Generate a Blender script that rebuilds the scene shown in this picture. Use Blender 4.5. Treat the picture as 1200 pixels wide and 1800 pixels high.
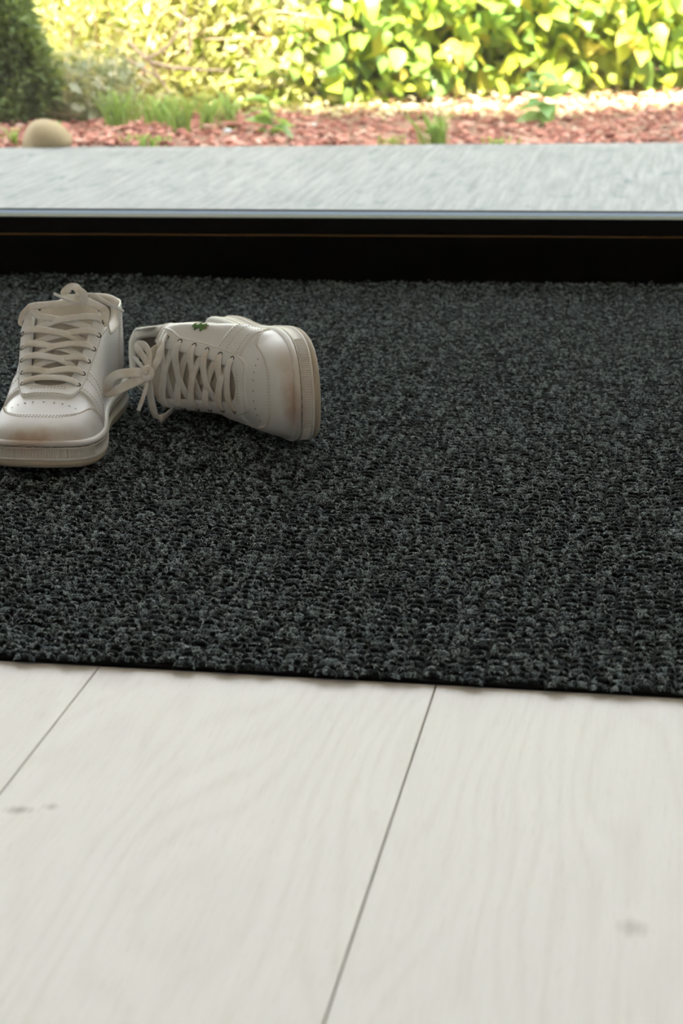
import bpy, bmesh, math, random
import numpy as np
from mathutils import Vector, Matrix

for _o in list(bpy.data.objects):
    bpy.data.objects.remove(_o)
scene = bpy.context.scene
COL = scene.collection
random.seed(7); RNG = np.random.default_rng(11)

# ------------------------------------------------------------------ camera
FPX = 3550.0                       # focal length in pixels of the 1200 x 1800 frame
PITCH = math.atan(1061 / FPX)
HC = 0.43
cam_d = bpy.data.cameras.new('camera')
cam_d.sensor_fit = 'VERTICAL'; cam_d.sensor_height = 36.0
cam_d.lens = FPX / 1800 * 36.0
cam_d.clip_start = 0.02; cam_d.clip_end = 200
cam_d.dof.use_dof = True; cam_d.dof.focus_distance = 1.50; cam_d.dof.aperture_fstop = 13.5
cam = bpy.data.objects.new('camera', cam_d); COL.objects.link(cam)
cam.location = (0, 0, HC); cam.rotation_euler = (math.pi/2 - PITCH, 0, 0)
scene.camera = cam

# ------------------------------------------------------------------ light
SKY = 6.9
world = bpy.data.worlds.new('World'); scene.world = world; world.use_nodes = True
_bg = world.node_tree.nodes['Background']
_bg.inputs[0].default_value = (0.925, 0.945, 1.0, 1); _bg.inputs[1].default_value = SKY
sun_d = bpy.data.lights.new('sun', 'SUN'); sun_d.energy = 32.0; sun_d.angle = math.radians(0.55); sun_d.color = (1.0, 0.93, 0.78)
sun = bpy.data.objects.new('sun', sun_d); COL.objects.link(sun)
SUN_EL = math.radians(57)
sun.rotation_euler = (math.pi/2 - SUN_EL, 0, math.radians(-10)); sun.location = (0, 0, 8)   # from behind the house, a little from the left
sv = scene.view_settings
sv.view_transform = 'Standard'; sv.look = 'None'; sv.exposure = 0.0; sv.gamma = 1.0; sv.use_curve_mapping = False

# ------------------------------------------------------------------ helpers
def ray(px, py):
    c, s = math.cos(PITCH), math.sin(PITCH)
    x = (px - 600) / FPX; u = (900 - py) / FPX
    return Vector((x, c + u*s, -s + u*c))
def ground(px, py, z=0.0):
    d = ray(px, py); t = (z - HC) / d.z
    return Vector((0, 0, HC)) + d * t
def at_y(px, py, Y):
    d = ray(px, py)
    return Vector((0, 0, HC)) + d * (Y / d.y)

def obj(name, verts, faces, mat=None, parent=None, smooth=True):
    me = bpy.data.meshes.new(name)
    verts = np.asarray(verts, float).reshape(-1, 3)
    me.from_pydata(verts.tolist(), [], [list(map(int, f)) for f in faces]); me.update()
    if smooth:
        me.polygons.foreach_set('use_smooth', np.ones(len(me.polygons), bool))
    if mat: me.materials.append(mat)
    o = bpy.data.objects.new(name, me); COL.objects.link(o)
    if parent is not None: o.parent = parent
    return o
def inst(name, me, parent=None, loc=(0, 0, 0), rot=(0, 0, 0), sc=(1, 1, 1)):
    o = bpy.data.objects.new(name, me); COL.objects.link(o)
    if parent is not None: o.parent = parent
    o.location = loc; o.rotation_euler = rot; o.scale = sc
    return o
def empty(name, loc=(0, 0, 0)):
    o = bpy.data.objects.new(name, None); COL.objects.link(o); o.location = loc; o.empty_display_size = .05
    return o
def tag(o, label=None, cat=None, group=None, kind=None):
    if label: o['label'] = label
    if cat: o['category'] = cat
    if group: o['group'] = group
    if kind: o['kind'] = kind
    return o
def bulk_mesh(name, V, Fq, mat, parent=None, attr=None, smooth=True):
    """large quad mesh from numpy arrays; attr = per-vertex float 'rnd'"""
    me = bpy.data.meshes.new(name); n, m, k = len(V), len(Fq), Fq.shape[1]
    me.vertices.add(n); me.vertices.foreach_set('co', np.ascontiguousarray(V, np.float32).ravel())
    me.loops.add(m*k); me.loops.foreach_set('vertex_index', np.ascontiguousarray(Fq, np.int32).ravel())
    me.polygons.add(m); me.polygons.foreach_set('loop_start', np.arange(0, m*k, k, dtype=np.int32))
    me.polygons.foreach_set('use_smooth', np.full(m, smooth))
    me.update(calc_edges=True)
    if attr is not None:
        a = me.attributes.new('rnd', 'FLOAT', 'POINT'); a.data.foreach_set('value', np.ascontiguousarray(attr, np.float32))
    if mat: me.materials.append(mat)
    o = bpy.data.objects.new(name, me); COL.objects.link(o)
    if parent is not None: o.parent = parent
    return o
BOXF = [(0,3,2,1),(4,5,6,7),(0,1,5,4),(1,2,6,5),(2,3,7,6),(3,0,4,7)]
def boxv(x0, x1, y0, y1, z0, z1):
    return np.array([(x0,y0,z0),(x1,y0,z0),(x1,y1,z0),(x0,y1,z0),(x0,y0,z1),(x1,y0,z1),(x1,y1,z1),(x0,y1,z1)], float)
def bevel_obj(o, w=.002, seg=2):
    m = o.modifiers.new('bevel', 'BEVEL'); m.width = w; m.segments = seg; m.limit_method = 'ANGLE'
    return o
def catmull(P, n):
    P = np.asarray(P, float); N = len(P)
    Q = np.vstack([2*P[0]-P[1], P, 2*P[-1]-P[-2]])
    t = np.linspace(0, N-1, n); k = np.minimum(t.astype(int), N-2); u = (t-k)[:, None]
    p0, p1, p2, p3 = Q[k], Q[k+1], Q[k+2], Q[k+3]
    return 0.5*((2*p1)+(-p0+p2)*u+(2*p0-5*p1+4*p2-p3)*u*u+(-p0+3*p1-3*p2+p3)*u**3)
def sweep(P, N, a, b, sides=8, power=2.0):
    """tube along P with superelliptic section: half width a across, half thickness b along N (arrays or scalars)"""
    P = np.asarray(P, float); n = len(P); N = np.broadcast_to(np.asarray(N, float), P.shape)
    T = np.gradient(P, axis=0); T /= np.linalg.norm(T, axis=1)[:, None] + 1e-12
    B = np.cross(T, N); B /= np.linalg.norm(B, axis=1)[:, None] + 1e-12
    M = np.cross(B, T)
    a = np.broadcast_to(np.asarray(a, float), (n,)); b = np.broadcast_to(np.asarray(b, float), (n,))
    V = []
    for j in range(sides):
        th = 2*math.pi*(j + .5)/sides; c, s = math.cos(th), math.sin(th)
        c = math.copysign(abs(c)**(2/power), c); s = math.copysign(abs(s)**(2/power), s)
        V.append(P + B*(a*c)[:, None] + M*(b*s)[:, None])
    V = np.stack(V, 1).reshape(-1, 3)
    F = [(i*sides+j, i*sides+(j+1) % sides, (i+1)*sides+(j+1) % sides, (i+1)*sides+j) for i in range(n-1) for j in range(sides)]
    F.append(tuple(range(sides))[::-1]); F.append(tuple((n-1)*sides + j for j in range(sides)))
    return V, F
def merge(*vf):
    V, F, k = [], [], 0
    for v, f in vf:
        V.append(np.asarray(v, float)); F += [tuple(i + k for i in q) for q in f]; k += len(v)
    return np.vstack(V), F

# ------------------------------------------------------------------ materials
class NT:
    def __init__(s, name):
        s.m = bpy.data.materials.new(name); s.m.use_nodes = True; s.t = s.m.node_tree
        s.b = s.t.nodes['Principled BSDF']; s.out = s.t.nodes['Material Output']
    def n(s, typ, _in=None, **kw):
        nd = s.t.nodes.new('ShaderNode' + typ)
        for k, v in kw.items(): setattr(nd, k, v)
        for k, v in (_in or {}).items(): s.set(nd.inputs[k], v)
        return nd
    def set(s, sock, v):
        if isinstance(v, bpy.types.NodeSocket): s.t.links.new(v, sock)
        elif isinstance(v, bpy.types.Node): s.t.links.new(v.outputs[0], sock)
        else:
            if hasattr(sock.default_value, '__len__') and len(sock.default_value) == 4 and len(v) == 3: v = (*v, 1)
            sock.default_value = v
    def p(s, **kw):
        for k, v in kw.items(): s.set(s.b.inputs[k.replace('_', ' ')], v)
        return s
    def math(s, op, a, b=0.0, c=0.0, clamp=False):
        nd = s.n('Math', operation=op, use_clamp=clamp)
        for i, v in enumerate((a, b, c)): s.set(nd.inputs[i], v)
        return nd.outputs[0]
    def vmath(s, op, a, b=(0, 0, 0), scale=None):
        nd = s.n('VectorMath', operation=op); s.set(nd.inputs[0], a); s.set(nd.inputs[1], b)
        if scale is not None: s.set(nd.inputs['Scale'], scale)
        return nd
    def mix(s, f, a, b, blend='MIX'):
        nd = s.n('Mix', data_type='RGBA', blend_type=blend); s.set(nd.inputs[0], f); s.set(nd.inputs[6], a); s.set(nd.inputs[7], b)
        return nd.outputs[2]
    def noise(s, vec=None, scale=5., detail=3., rough=.5, dist=0., dims='3D'):
        nd = s.n('TexNoise', noise_dimensions=dims)
        for k, v in (('Scale', scale), ('Detail', detail), ('Roughness', rough), ('Distortion', dist)): nd.inputs[k].default_value = v
        if vec is not None: s.set(nd.inputs['Vector'], vec)
        return nd.outputs[0]
    def ramp(s, f, *stops):
        nd = s.n('ValToRGB'); e = nd.color_ramp.elements
        while len(e) < len(stops): e.new(.5)
        for i, (pos, c) in enumerate(stops):
            e[i].position = pos; c = (c, c, c) if isinstance(c, (int, float)) else c; e[i].color = (*c, 1)
        s.set(nd.inputs[0], f); return nd.outputs[0]
    def bump(s, h, strength=.3, dist=.001):
        nd = s.n('Bump'); nd.inputs['Strength'].default_value = strength; nd.inputs['Distance'].default_value = dist
        s.set(nd.inputs['Height'], h); s.set(s.b.inputs['Normal'], nd.outputs[0]); return s
    def objco(s): return s.n('TexCoord').outputs['Object']
    def pos(s): return s.n('NewGeometry').outputs['Position']
    def attr(s, name='rnd'): return s.n('Attribute', attribute_name=name).outputs['Fac']
def plain(name, col, rough=.5, metal=0., spec=.5):
    t = NT(name); t.p(Base_Color=col, Roughness=rough, Metallic=metal); t.b.inputs['Specular IOR Level'].default_value = spec
    return t.m
# ------------------------------------------------------------------ building frame of reference
_wa, _wb = ground(300, 482.5, .010), ground(1200, 488, .010)
_wd = (_wb - _wa).normalized(); WANG = math.atan2(_wd.y, _wd.x)
_w0 = _wa + _wd * ((0 - _wa.x) / _wd.x)                        # where the frame face crosses x = 0
CW, SW = math.cos(WANG), math.sin(WANG)
def bw(u, v, z=0.0):                                           # u along the window, v outwards, z up
    return (_w0.x + u*CW - v*SW, _w0.y + u*SW + v*CW, z)
def bbox(u0, u1, v0, v1, z0, z1):
    return np.array([bw(a, b, c) for a, b, c in boxv(u0, u1, v0, v1, z0, z1)])
def face_z(px, py):                                            # height on the frame's inner face
    d = ray(px, py); nrm = Vector((-SW, CW, 0)); t = (Vector((_w0.x, _w0.y, 0)) - Vector((0, 0, HC))).dot(nrm) / d.dot(nrm)
    return HC + d.z * t
ZLINE, ZTOP = face_z(600, 415.5), face_z(600, 384.0)
RU0, RU1, RV0 = -2.3, 3.0, -5.2                                # room: left wall, right wall, back wall
RH = 2.55

# ------------------------------------------------------------------ setting materials
def mat_oak():
    t = NT('whitewashed_oak'); pos = t.pos()
    a = -math.atan((1220 - 600) / math.hypot(FPX, 1061))
    mp = t.n('Mapping', {'Vector': pos, 'Rotation': (0, 0, -a)}); v = mp.outputs[0]     # x across, y along the boards
    rnd = t.n('ObjectInfo').outputs['Random']
    sh = t.n('CombineXYZ', {'X': t.math('MULTIPLY', rnd, 7.3), 'Y': t.math('MULTIPLY', rnd, 31.0), 'Z': rnd}).outputs[0]
    vv = t.vmath('ADD', v, sh).outputs[0]
    fine = t.noise(t.vmath('MULTIPLY', vv, (420, 16, 1)).outputs[0], 1., 4., .6)
    pores = t.noise(t.vmath('MULTIPLY', vv, (900, 60, 1)).outputs[0], 1., 2., .5)
    low = t.noise(t.vmath('MULTIPLY', vv, (9, 1.6, 1)).outputs[0], 1., 2., .5)
    cloud = t.noise(t.vmath('MULTIPLY', vv, (14, 6, 1)).outputs[0], 1., 3., .55)
    sep = t.n('SeparateXYZ', {0: vv})
    ph = t.math('ADD', t.math('MULTIPLY', sep.outputs[0], 60.), t.math('MULTIPLY', low, 34.))
    ring = t.math('ABSOLUTE', t.math('SINE', t.math('MULTIPLY', ph, 1.6)))
    ring = t.math('POWER', ring, 5.0)
    f = t.math('ADD', t.math('MULTIPLY', t.ramp(fine, (.42, 0.), (.72, 1.)), .22), t.math('MULTIPLY', ring, .22))
    f = t.math('ADD', f, t.math('MULTIPLY', t.ramp(pores, (.58, 0.), (.7, 1.)), .30), clamp=True)
    col = t.mix(f, (.80, .785, .745), (.66, .625, .565))
    col = t.mix(t.ramp(cloud, (.35, 0.), (.75, .30)), col, (.73, .715, .685))
    k = None
    for (px, py, sx, sy, amt) in ((35, 1424, .009, .006, .9), (90, 1418, .005, .005, .6), (1112, 1632, .009, .010, .5), (205, 1190, .020, .024, .3)):
        g = ground(px, py)
        d = t.vmath('SUBTRACT', pos, (g.x, g.y, 0)).outputs[0]
        d = t.vmath('DIVIDE', d, (sx, sy, 1)).outputs[0]
        ln = t.vmath('LENGTH', d).outputs['Value']
        ln = t.math('ADD', ln, t.math('MULTIPLY', t.math('SUBTRACT', fine, .5), 1.6))
        m = t.math('MULTIPLY', t.ramp(ln, (.15, 1.), (1., 0.)), amt)
        k = m if k is None else t.math('MAXIMUM', k, m)
    col = t.mix(k, col, (.33, .29, .25))
    t.p(Base_Color=col, Roughness=t.math('ADD', t.math('MULTIPLY', fine, .15), .42))
    t.bump(t.math('SUBTRACT', 1.0, f), .25, .0006)
    return t.m
def mat_concrete():
    t = NT('broomed_concrete'); pos = t.pos()
    mp = t.n('Mapping', {'Vector': pos, 'Rotation': (0, 0, .166)}).outputs[0]
    st = t.noise(t.vmath('MULTIPLY', mp, (100, 5, 1)).outputs[0], 1., 3., .6)
    sp = t.noise(pos, 260., 2., .6); bl = t.noise(pos, 3.2, 4., .6)
    dark = t.noise(t.vmath('MULTIPLY', mp, (26, 9, 1)).outputs[0], 1., 5., .7)
    c = t.mix(t.ramp(st, (.3, 0.), (.7, 1.)), (.080, .086, .082), (.17, .178, .166))
    c = t.mix(t.math('MULTIPLY', t.ramp(sp, (.4, 0.), (.7, 1.)), .35), c, (.21, .214, .203))
    c = t.mix(t.math('MULTIPLY', t.ramp(dark, (.56, 0.), (.66, 1.)), .85), c, (.06, .08, .08))
    c = t.mix(t.math('MULTIPLY', t.ramp(bl, (.4, 0.), (.7, 1.)), .3), c, (.13, .137, .13))
    t.p(Base_Color=c, Roughness=.85); t.bump(t.math('ADD', st, t.math('MULTIPLY', sp, .4)), .5, .004)
    return t.m
def mat_glass():
    t = NT('window_glass'); t.t.nodes.remove(t.b)
    fr = t.n('Fresnel'); fr.inputs['IOR'].default_value = 1.5
    tr = t.n('BsdfTransparent'); tr.inputs[0].default_value = (.985, .99, .985, 1)
    gl = t.n('BsdfGlossy'); gl.inputs['Roughness'].default_value = 0.01
    # clear pane: see-through, mirroring more at grazing angles
    mx = t.n('MixShader'); t.set(mx.inputs[0], fr.outputs[0]); t.set(mx.inputs[1], tr.outputs[0]); t.set(mx.inputs[2], gl.outputs[0])
    t.set(t.out.inputs[0], mx.outputs[0]); return t.m
M_OAK, M_CONC, M_GLASS = mat_oak(), mat_concrete(), mat_glass()
M_FRAME = plain('black_powder_coat', (.005, .005, .0055), .5, 0, .15)
M_FRAME2 = plain('black_powder_coat_matt', (.0035, .0035, .004), .65, 0, .1)
M_SILL = plain('grey_aluminium', (.075, .095, .115), .8, 0, .05)
M_BRASS = plain('bronze_edge', (.42, .24, .10), .35, .7)
M_WALL = plain('white_paint', (.74, .72, .68), .8); M_WARM = plain('warm_beige_paint', (.52, .475, .42), .8)
M_SUB = plain('screed', (.50, .40, .30), .9)
t = NT('soil'); _p = t.pos()
t.p(Base_Color=t.mix(t.ramp(t.noise(_p, 9., 5., .6), (.35, 0.), (.7, 1.)), (.16, .085, .055), (.34, .20, .14)), Roughness=.95); t.bump(t.noise(_p, 60., 4., .7), .8, .01); M_SOIL = t.m

# ------------------------------------------------------------------ floor boards
PA = math.atan((1220 - 600) / math.hypot(FPX, 1061))           # boards run PA to the right of the view axis
PD = Vector((math.sin(PA), math.cos(PA))); PN = Vector((math.cos(PA), -math.sin(PA)))
_s1, _s2 = ground(86, 1285), ground(667, 1503)
_q1, _q2 = PN.dot(Vector((_s1.x, _s1.y))), PN.dot(Vector((_s2.x, _s2.y)))
PWID = _q2 - _q1
floor = tag(obj('floor', bbox(RU0, RU1, RV0, -.005, -.09, -.0135), BOXF, M_SUB, smooth=False), 'pale whitewashed oak board floor of the entrance', None, None, 'structure')
def clip_poly(P, clip):
    out = P
    for i in range(len(clip)):
        a, b = clip[i], clip[(i+1) % len(clip)]; src, out = out, []
        side = lambda q: (b[0]-a[0])*(q[1]-a[1]) - (b[1]-a[1])*(q[0]-a[0])
        for j in range(len(src)):
            p, q = src[j], src[(j+1) % len(src)]; sp, sq = side(p), side(q)
            if sp >= 0: out.append(p)
            if sp * sq < 0:
                k = sp / (sp - sq); out.append((p[0]+(q[0]-p[0])*k, p[1]+(q[1]-p[1])*k))
        if len(out) < 3: return []
    return out
_room = [bw(RU0, RV0)[:2], bw(RU1, RV0)[:2], bw(RU1, -.012)[:2], bw(RU0, -.012)[:2]]
def plank(q0, q1, l0, l1):
    g = .00025
    P = [tuple(PN*a + PD*b) for a, b in ((q0+g, l0+g), (q1-g, l0+g), (q1-g, l1-g), (q0+g, l1-g))]
    P = clip_poly(P, _room)
    if len(P) < 3: return
    C = np.mean(np.array(P), 0); A = np.array(P); n = len(A)
    def inset(A, d):
        out = []
        for i in range(n):
            p0, p1, p2 = A[i-1], A[i], A[(i+1) % n]
            e1 = (p1-p0)/np.linalg.norm(p1-p0); e2 = (p2-p1)/np.linalg.norm(p2-p1)
            n1 = np.array([-e1[1], e1[0]]); n2 = np.array([-e2[1], e2[0]]); m = n1+n2
            out.append(p1 + m * d / max(.2, m.dot(n1)))
        return np.array(out)
    if min(np.linalg.norm(A[i]-A[i-1]) for i in range(n)) < .004: I = C + (A - C)*.99
    else: I = inset(A, .0005)
    V = np.vstack([np.c_[A, np.full(n, -.013)], np.c_[A, np.full(n, -.0011)], np.c_[I, np.zeros(n)]])
    F = [tuple(range(n))[::-1], tuple(range(2*n, 3*n))]
    for r in (0, 1): F += [(r*n+i, r*n+(i+1) % n, (r+1)*n+(i+1) % n, (r+1)*n+i) for i in range(n)]
    obj('floor_board', V, F, M_OAK, floor, smooth=False)
for k in range(-18, 21):
    q0 = _q1 + k*PWID; off = random.uniform(-.9, -.1) if k not in (-1, 0, 1) else (-.55, -.2, -.8)[k+1]
    for a, b in ((-7.2, -4.2+off), (-4.2+off, -1.7+off), (-1.7+off, 0.35+off), (0.35+off, 4.5)) if k not in (-1, 0, 1) else ((-7.2, -4.4+off), (-4.4+off, -1.9+off), (-1.9+off, 2.45+off), (2.45+off, 4.5)):
        plank(q0, q0+PWID, a, b)

# ------------------------------------------------------------------ walls, ceiling, roof
def st(name, V, F, m, label):
    return tag(obj(name, V, F, m, smooth=False), label, None, None, 'structure')
st('wall_left', bbox(RU0-.2, RU0, RV0-.2, .12, -.09, RH), BOXF, M_WARM, 'warm beige painted wall left of the entrance, outside the frame')
st('wall_back', bbox(RU0, RU1, RV0-.2, RV0, -.09, RH), BOXF, M_WARM, 'warm beige painted wall behind the camera')
GR0, GR1, GRZ = -4.7, -3.4, 2.35                               # added unseen opening in the right wall, lets in fill daylight
V1 = bbox(RU1, RU1+.2, RV0-.2, GR0, -.09, RH); V2 = bbox(RU1, RU1+.2, GR1, .12, -.09, RH); V3 = bbox(RU1, RU1+.2, GR0, GR1, GRZ, RH)
st('wall_right', *merge((V1, BOXF), (V2, BOXF), (V3, BOXF)), M_WARM, 'warm beige painted wall with an added glazed opening for fill light, right of the entrance')
EAVE = 0.50
st('ceiling', bbox(RU0-.2, RU1+.2, RV0-.2, .12, RH, RH+.12), BOXF, M_WALL, 'plain white ceiling of the entrance room')
st('roof', bbox(RU0-3.5, RU1+.7, RV0-.6, EAVE, RH+.12, RH+.30), BOXF, plain('roof_grey', (.30, .30, .29), .8), 'flat grey roof slab with eaves above the entrance')
st('wall_front', bbox(RU0-3.5, RU0-.2, -.1, .12, -.09, RH+.12), BOXF, M_WALL, 'outer house wall beside the tall window, outside the frame')

# ------------------------------------------------------------------ tall front window: low black rail, glass above
def window(name, f, u0, u1, z1, label):
    """f(u, v, z) -> world; glass in the plane v = .045"""
    w = tag(empty(name, f((u0+u1)/2, .04, 0)), label, None, None, 'structure')
    org = np.array(w.location)
    def part(pn, a, mat, bev=.0015):
        V = np.array([f(*p) for p in boxv(*a)]) - org
        return bevel_obj(obj(pn, V, BOXF, mat, w, smooth=False), bev)
    part('bottom_rail', (u0, u1, 0, .085, -.06, ZLINE), M_FRAME2)
    part('edge_strip', (u0, u1, .001, .02, ZLINE+.0001, ZLINE+.0009), M_BRASS, .0002)
    part('glazing_bead', (u0, u1, .0035, .030, ZLINE+.0014, ZTOP), M_FRAME)
    part('glass_pane', (u0+.04, u1-.04, .036, .044, ZTOP-.012, z1-.05), M_GLASS, .0004)
    part('outer_sill', (u0, u1, .050, .098, ZLINE+.0014, ZTOP-.0055), M_SILL)
    part('sill_lip', (u0, u1, .0985, .1045, -.06, ZTOP-.0040), M_FRAME)
    for a, b in ((u0, u0+.06), (u1-.06, u1)): part('jamb', (a, b, .002, .084, ZTOP+.0005, z1), M_FRAME)
    part('head_rail', (u0, u1, .002, .084, z1, z1+.07), M_FRAME)
    return w
window('window_1', bw, RU0+.001, RU1-.001, RH-.075, 'tall fixed window with low black rail looking onto the garden')
def fr(u, v, z): return bw(RU1 + .05 + v, (GR0+GR1)/2 - u, z)
window('fill_window', fr, -(GR1-GR0)/2+.001, (GR1-GR0)/2-.001, GRZ-.075, 'tall black framed window added unseen in the right wall for fill daylight')

# ------------------------------------------------------------------ outside: slab, bed
_e0, _e1 = ground(0, 260, -.002), ground(1200, 250.5, -.002)
_ed = (_e1 - _e0).normalized()
def edge_y(x): return _e0.y + (x - _e0.x) * _ed.y / _ed.x
def slab():
    P = []
    for x in np.linspace(-6, 7, 60): P.append((x, edge_y(x) + .006*math.sin(x*9) + .004*math.sin(x*23)))
    A = [(bw(-6, .108)[0], bw(-6, .108)[1]), (bw(RU1+.2, .108)[0], bw(RU1+.2, .108)[1])] + [bw(RU1+.21, -7)[:2], bw(7, -7)[:2]] + P[::-1]
    n = len(A); A = np.array(A)
    V = np.vstack([np.c_[A, np.full(n, -.12)], np.c_[A, np.full(n, -.002)]])
    F = [tuple(range(n))[::-1], tuple(range(n, 2*n))] + [(i, (i+1) % n, n+(i+1) % n, n+i) for i in range(n)]
    return obj('concrete_path', V, F, M_CONC, smooth=False)
tag(slab(), 'pale grey broomed concrete path right outside the window', None, None, 'structure')
# ----------------------------------------------------------------------------
# sneaker geometry (millimetres, right shoe: +x lateral, +y toe, z up, heel at y=0)
# ----------------------------------------------------------------------------
def pchip(xs, ys):
    xs = np.asarray(xs, float); ys = np.asarray(ys, float)
    h = np.diff(xs); d = np.diff(ys) / h
    m = np.zeros_like(ys)
    for i in range(1, len(xs) - 1):
        if d[i-1] * d[i] > 0:
            w1 = 2*h[i] + h[i-1]; w2 = h[i] + 2*h[i-1]
            m[i] = (w1 + w2) / (w1/d[i-1] + w2/d[i])
    m[0] = d[0]; m[-1] = d[-1]
    def f(x):
        x = np.clip(np.asarray(x, float), xs[0], xs[-1])
        k = np.clip(np.searchsorted(xs, x) - 1, 0, len(xs) - 2)
        t = (x - xs[k]) / h[k]
        return ((1+2*t)*(1-t)**2*ys[k] + t*(1-t)**2*h[k]*m[k]
                + t*t*(3-2*t)*ys[k+1] + t*t*(t-1)*h[k]*m[k+1])
    return f

SL = 310.0
_out = np.array([(0, 0), (22, 4), (35, 20), (39.5, 55.2), (40, 107.0), (43, 144), (49, 182), (53, 214), (53, 238), (48.5, 264), (38, 287), (22, 303), (0, 310), (-21, 305), (-37, 290), (-46, 267), (-49.5, 239), (-49, 212), (-44, 182), (-37.5, 146), (-35, 111.2), (-36.5, 58.0), (-33, 20), (-20, 4)], float)
def closed_spline(P, n):
    N = len(P); t = np.linspace(0, N, n, endpoint=False); k = t.astype(int); u = (t - k)[:, None]
    p0, p1, p2, p3 = P[(k-1) % N], P[k % N], P[(k+1) % N], P[(k+2) % N]
    return 0.5*((2*p1) + (-p0+p2)*u + (2*p0-5*p1+4*p2-p3)*u*u + (-p0+3*p1-3*p2+p3)*u**3)
def resample(P, n, closed=True):
    Q = np.vstack([P, P[:1]]) if closed else P
    s = np.concatenate([[0], np.cumsum(np.linalg.norm(np.diff(Q, axis=0), axis=1))])
    t = np.linspace(0, s[-1], n, endpoint=not closed)
    return np.stack([np.interp(t, s, Q[:, i]) for i in range(Q.shape[1])], 1)
OUTL = resample(closed_spline(_out, 2400), 360)          # counter-clockwise seen from above? heel -> lateral -> toe -> medial
_tan = np.roll(OUTL, -1, 0) - np.roll(OUTL, 1, 0); _tan /= np.linalg.norm(_tan, axis=1)[:, None]
OUTN = np.stack([_tan[:, 1], -_tan[:, 0]], 1)            # outward normal
INS = OUTL - OUTN * 4.5
_it, _ih = INS[:, 1].argmax(), INS[:, 1].argmin()
LU, L0 = INS[_it, 1], INS[_ih, 1]
_idx = np.arange(360)
def _branch(a, b):
    seg = INS[a:b+1] if b > a else np.vstack([INS[a:], INS[:b+1]])
    return seg
_lat = _branch(_ih, _it) if _ih < _it else np.vstack([INS[_ih:], INS[:_it+1]])
_med = np.vstack([INS[_it:], INS[:_ih+1]])[::-1] if _it > _ih else INS[_it:_ih+1][::-1]
def half_w(y):
    xr = np.interp(y, _lat[:, 1], _lat[:, 0]); xl = np.interp(y, _med[:, 1], _med[:, 0])
    return (xr + xl) / 2, np.maximum((xr - xl) / 2, 0.05)
spring = lambda y: 11.0 * np.clip((np.asarray(y, float) - 219) / 91, 0, 1.1)**2
zbase = lambda y: 19.5 + 7*np.clip((170 - np.asarray(y, float)) / 140, 0, 1) + spring(y)
_H = pchip([0,72,116,136,159,184,209,229,249,267,282,294,301,305.6], [140,134,121,109,95,82.5,70,63,57,52,48,44,40,34])
_n = pchip([0,86,128,149,174,199,229,274,306], [4.2,4.4,4.6,3.8,2.9,2.5,2.4,2.5,2.5])
DEF = {'bulge': 1.0, 'flare': 1.0, 'belly': 0.0}      # how each worn shoe has sagged
_belly = pchip([0,40,90,130,175,215,240],[0,0,5,7,7,3,0])
_flare = pchip([0,60,90,130,165,200,225],[0,0,3,8.5,6.5,3.0,0])
_bulge = pchip([0,20,72,128,164,199,234,306],[0,3,7,10,7,3,0,0])
def S(y, tau, off=0.0):
    y = np.asarray(y, float); tau = np.asarray(tau, float)
    def P(y, tau):
        y = np.clip(y, L0 + .05, LU - .12)
        c, w = half_w(y); zb = zbase(y)
        h = _H(y) - zb; n = _n(y)
        end = np.clip((LU - y) / 3.0, 0, 1)**.5
        h = np.maximum(h * end, .3)
        th = (1 - np.clip(np.abs(tau), 0, 1)) * math.pi / 2
        x = c * (1 - .25*np.sin(th)) + np.sign(tau) * (w * np.maximum(np.cos(th), 0)**(2/n) + (_bulge(y)*DEF['bulge'] + np.where(tau > 0, _flare(y)*DEF['flare'], 0)) * np.sin(th) * np.minimum(1, 3*np.cos(th)) + np.where(tau > 0, DEF['belly']*_belly(y)*np.exp(-((np.abs(tau) - .70) / .20)**2), 0))
        z = zb + h * np.maximum(np.sin(th), 0)**(2/n)
        hf = np.clip(1 - y / 45, 0, 1)
        yy = y + hf * (-4*np.exp(-((z - 52) / 24)**2) + 5*np.clip((z - 66) / 30, 0, 1))
        return np.stack([x, yy, z], -1)
    p = P(y, tau)
    if np.any(np.asarray(off) != 0):
        e = .004; ey = .6
        yc = np.clip(y, L0 + 1.2, LU - 1.6)
        tc = np.where(np.abs(tau) > .985, np.sign(tau)*.985, tau)
        a = P(yc + ey, tc) - P(yc - ey, tc); b = P(yc, tc + e) - P(yc, tc - e)
        nrm = np.cross(b, a); nrm /= np.linalg.norm(nrm, axis=-1)[..., None] + 1e-9
        p = p + nrm * np.asarray(off)[..., None]
    return p
def tau_of_x(y, xd, side=1):                       # |tau| where the surface is xd mm from the ridge
    y = np.asarray(y, float); xd = np.broadcast_to(np.asarray(xd, float), y.shape)
    tg = np.linspace(0, 1, 241)
    r = np.empty(y.shape); side = np.broadcast_to(np.asarray(side, float), y.shape)
    for k in np.ndindex(y.shape):
        yy = np.full(241, y[k]); c = half_w(y[k])[0]
        p = S(yy, (1 if side[k] >= 0 else -1)*np.maximum(tg, 1e-9))[:, 0] - c*(1 - .25*np.sin((1-tg)*math.pi/2))
        p = np.abs(p); p[0] = 0
        r[k] = np.interp(xd[k], np.maximum.accumulate(p), tg)
    return r
def tau_of_z(y, z):
    zb = zbase(y); n = _n(y)
    th = np.arcsin(np.clip((z - zb) / (_H(y) - zb), 0, 1)**(n/2))
    return 1 - th / (math.pi/2)
TH0, TH1 = 223.0, 128.0                   # throat front end, top of the lacing
_throat = pchip([TH1-8, TH1, 154, 184, 206, 216, 221, TH0], [25.5, 25.3, 23, 20.5, 17, 13.5, 8, 0.0])
_colz = pchip([0, 14, 50, 88, TH1-8, TH1], [111, 109, 93, 91, 99, 102])
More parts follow.
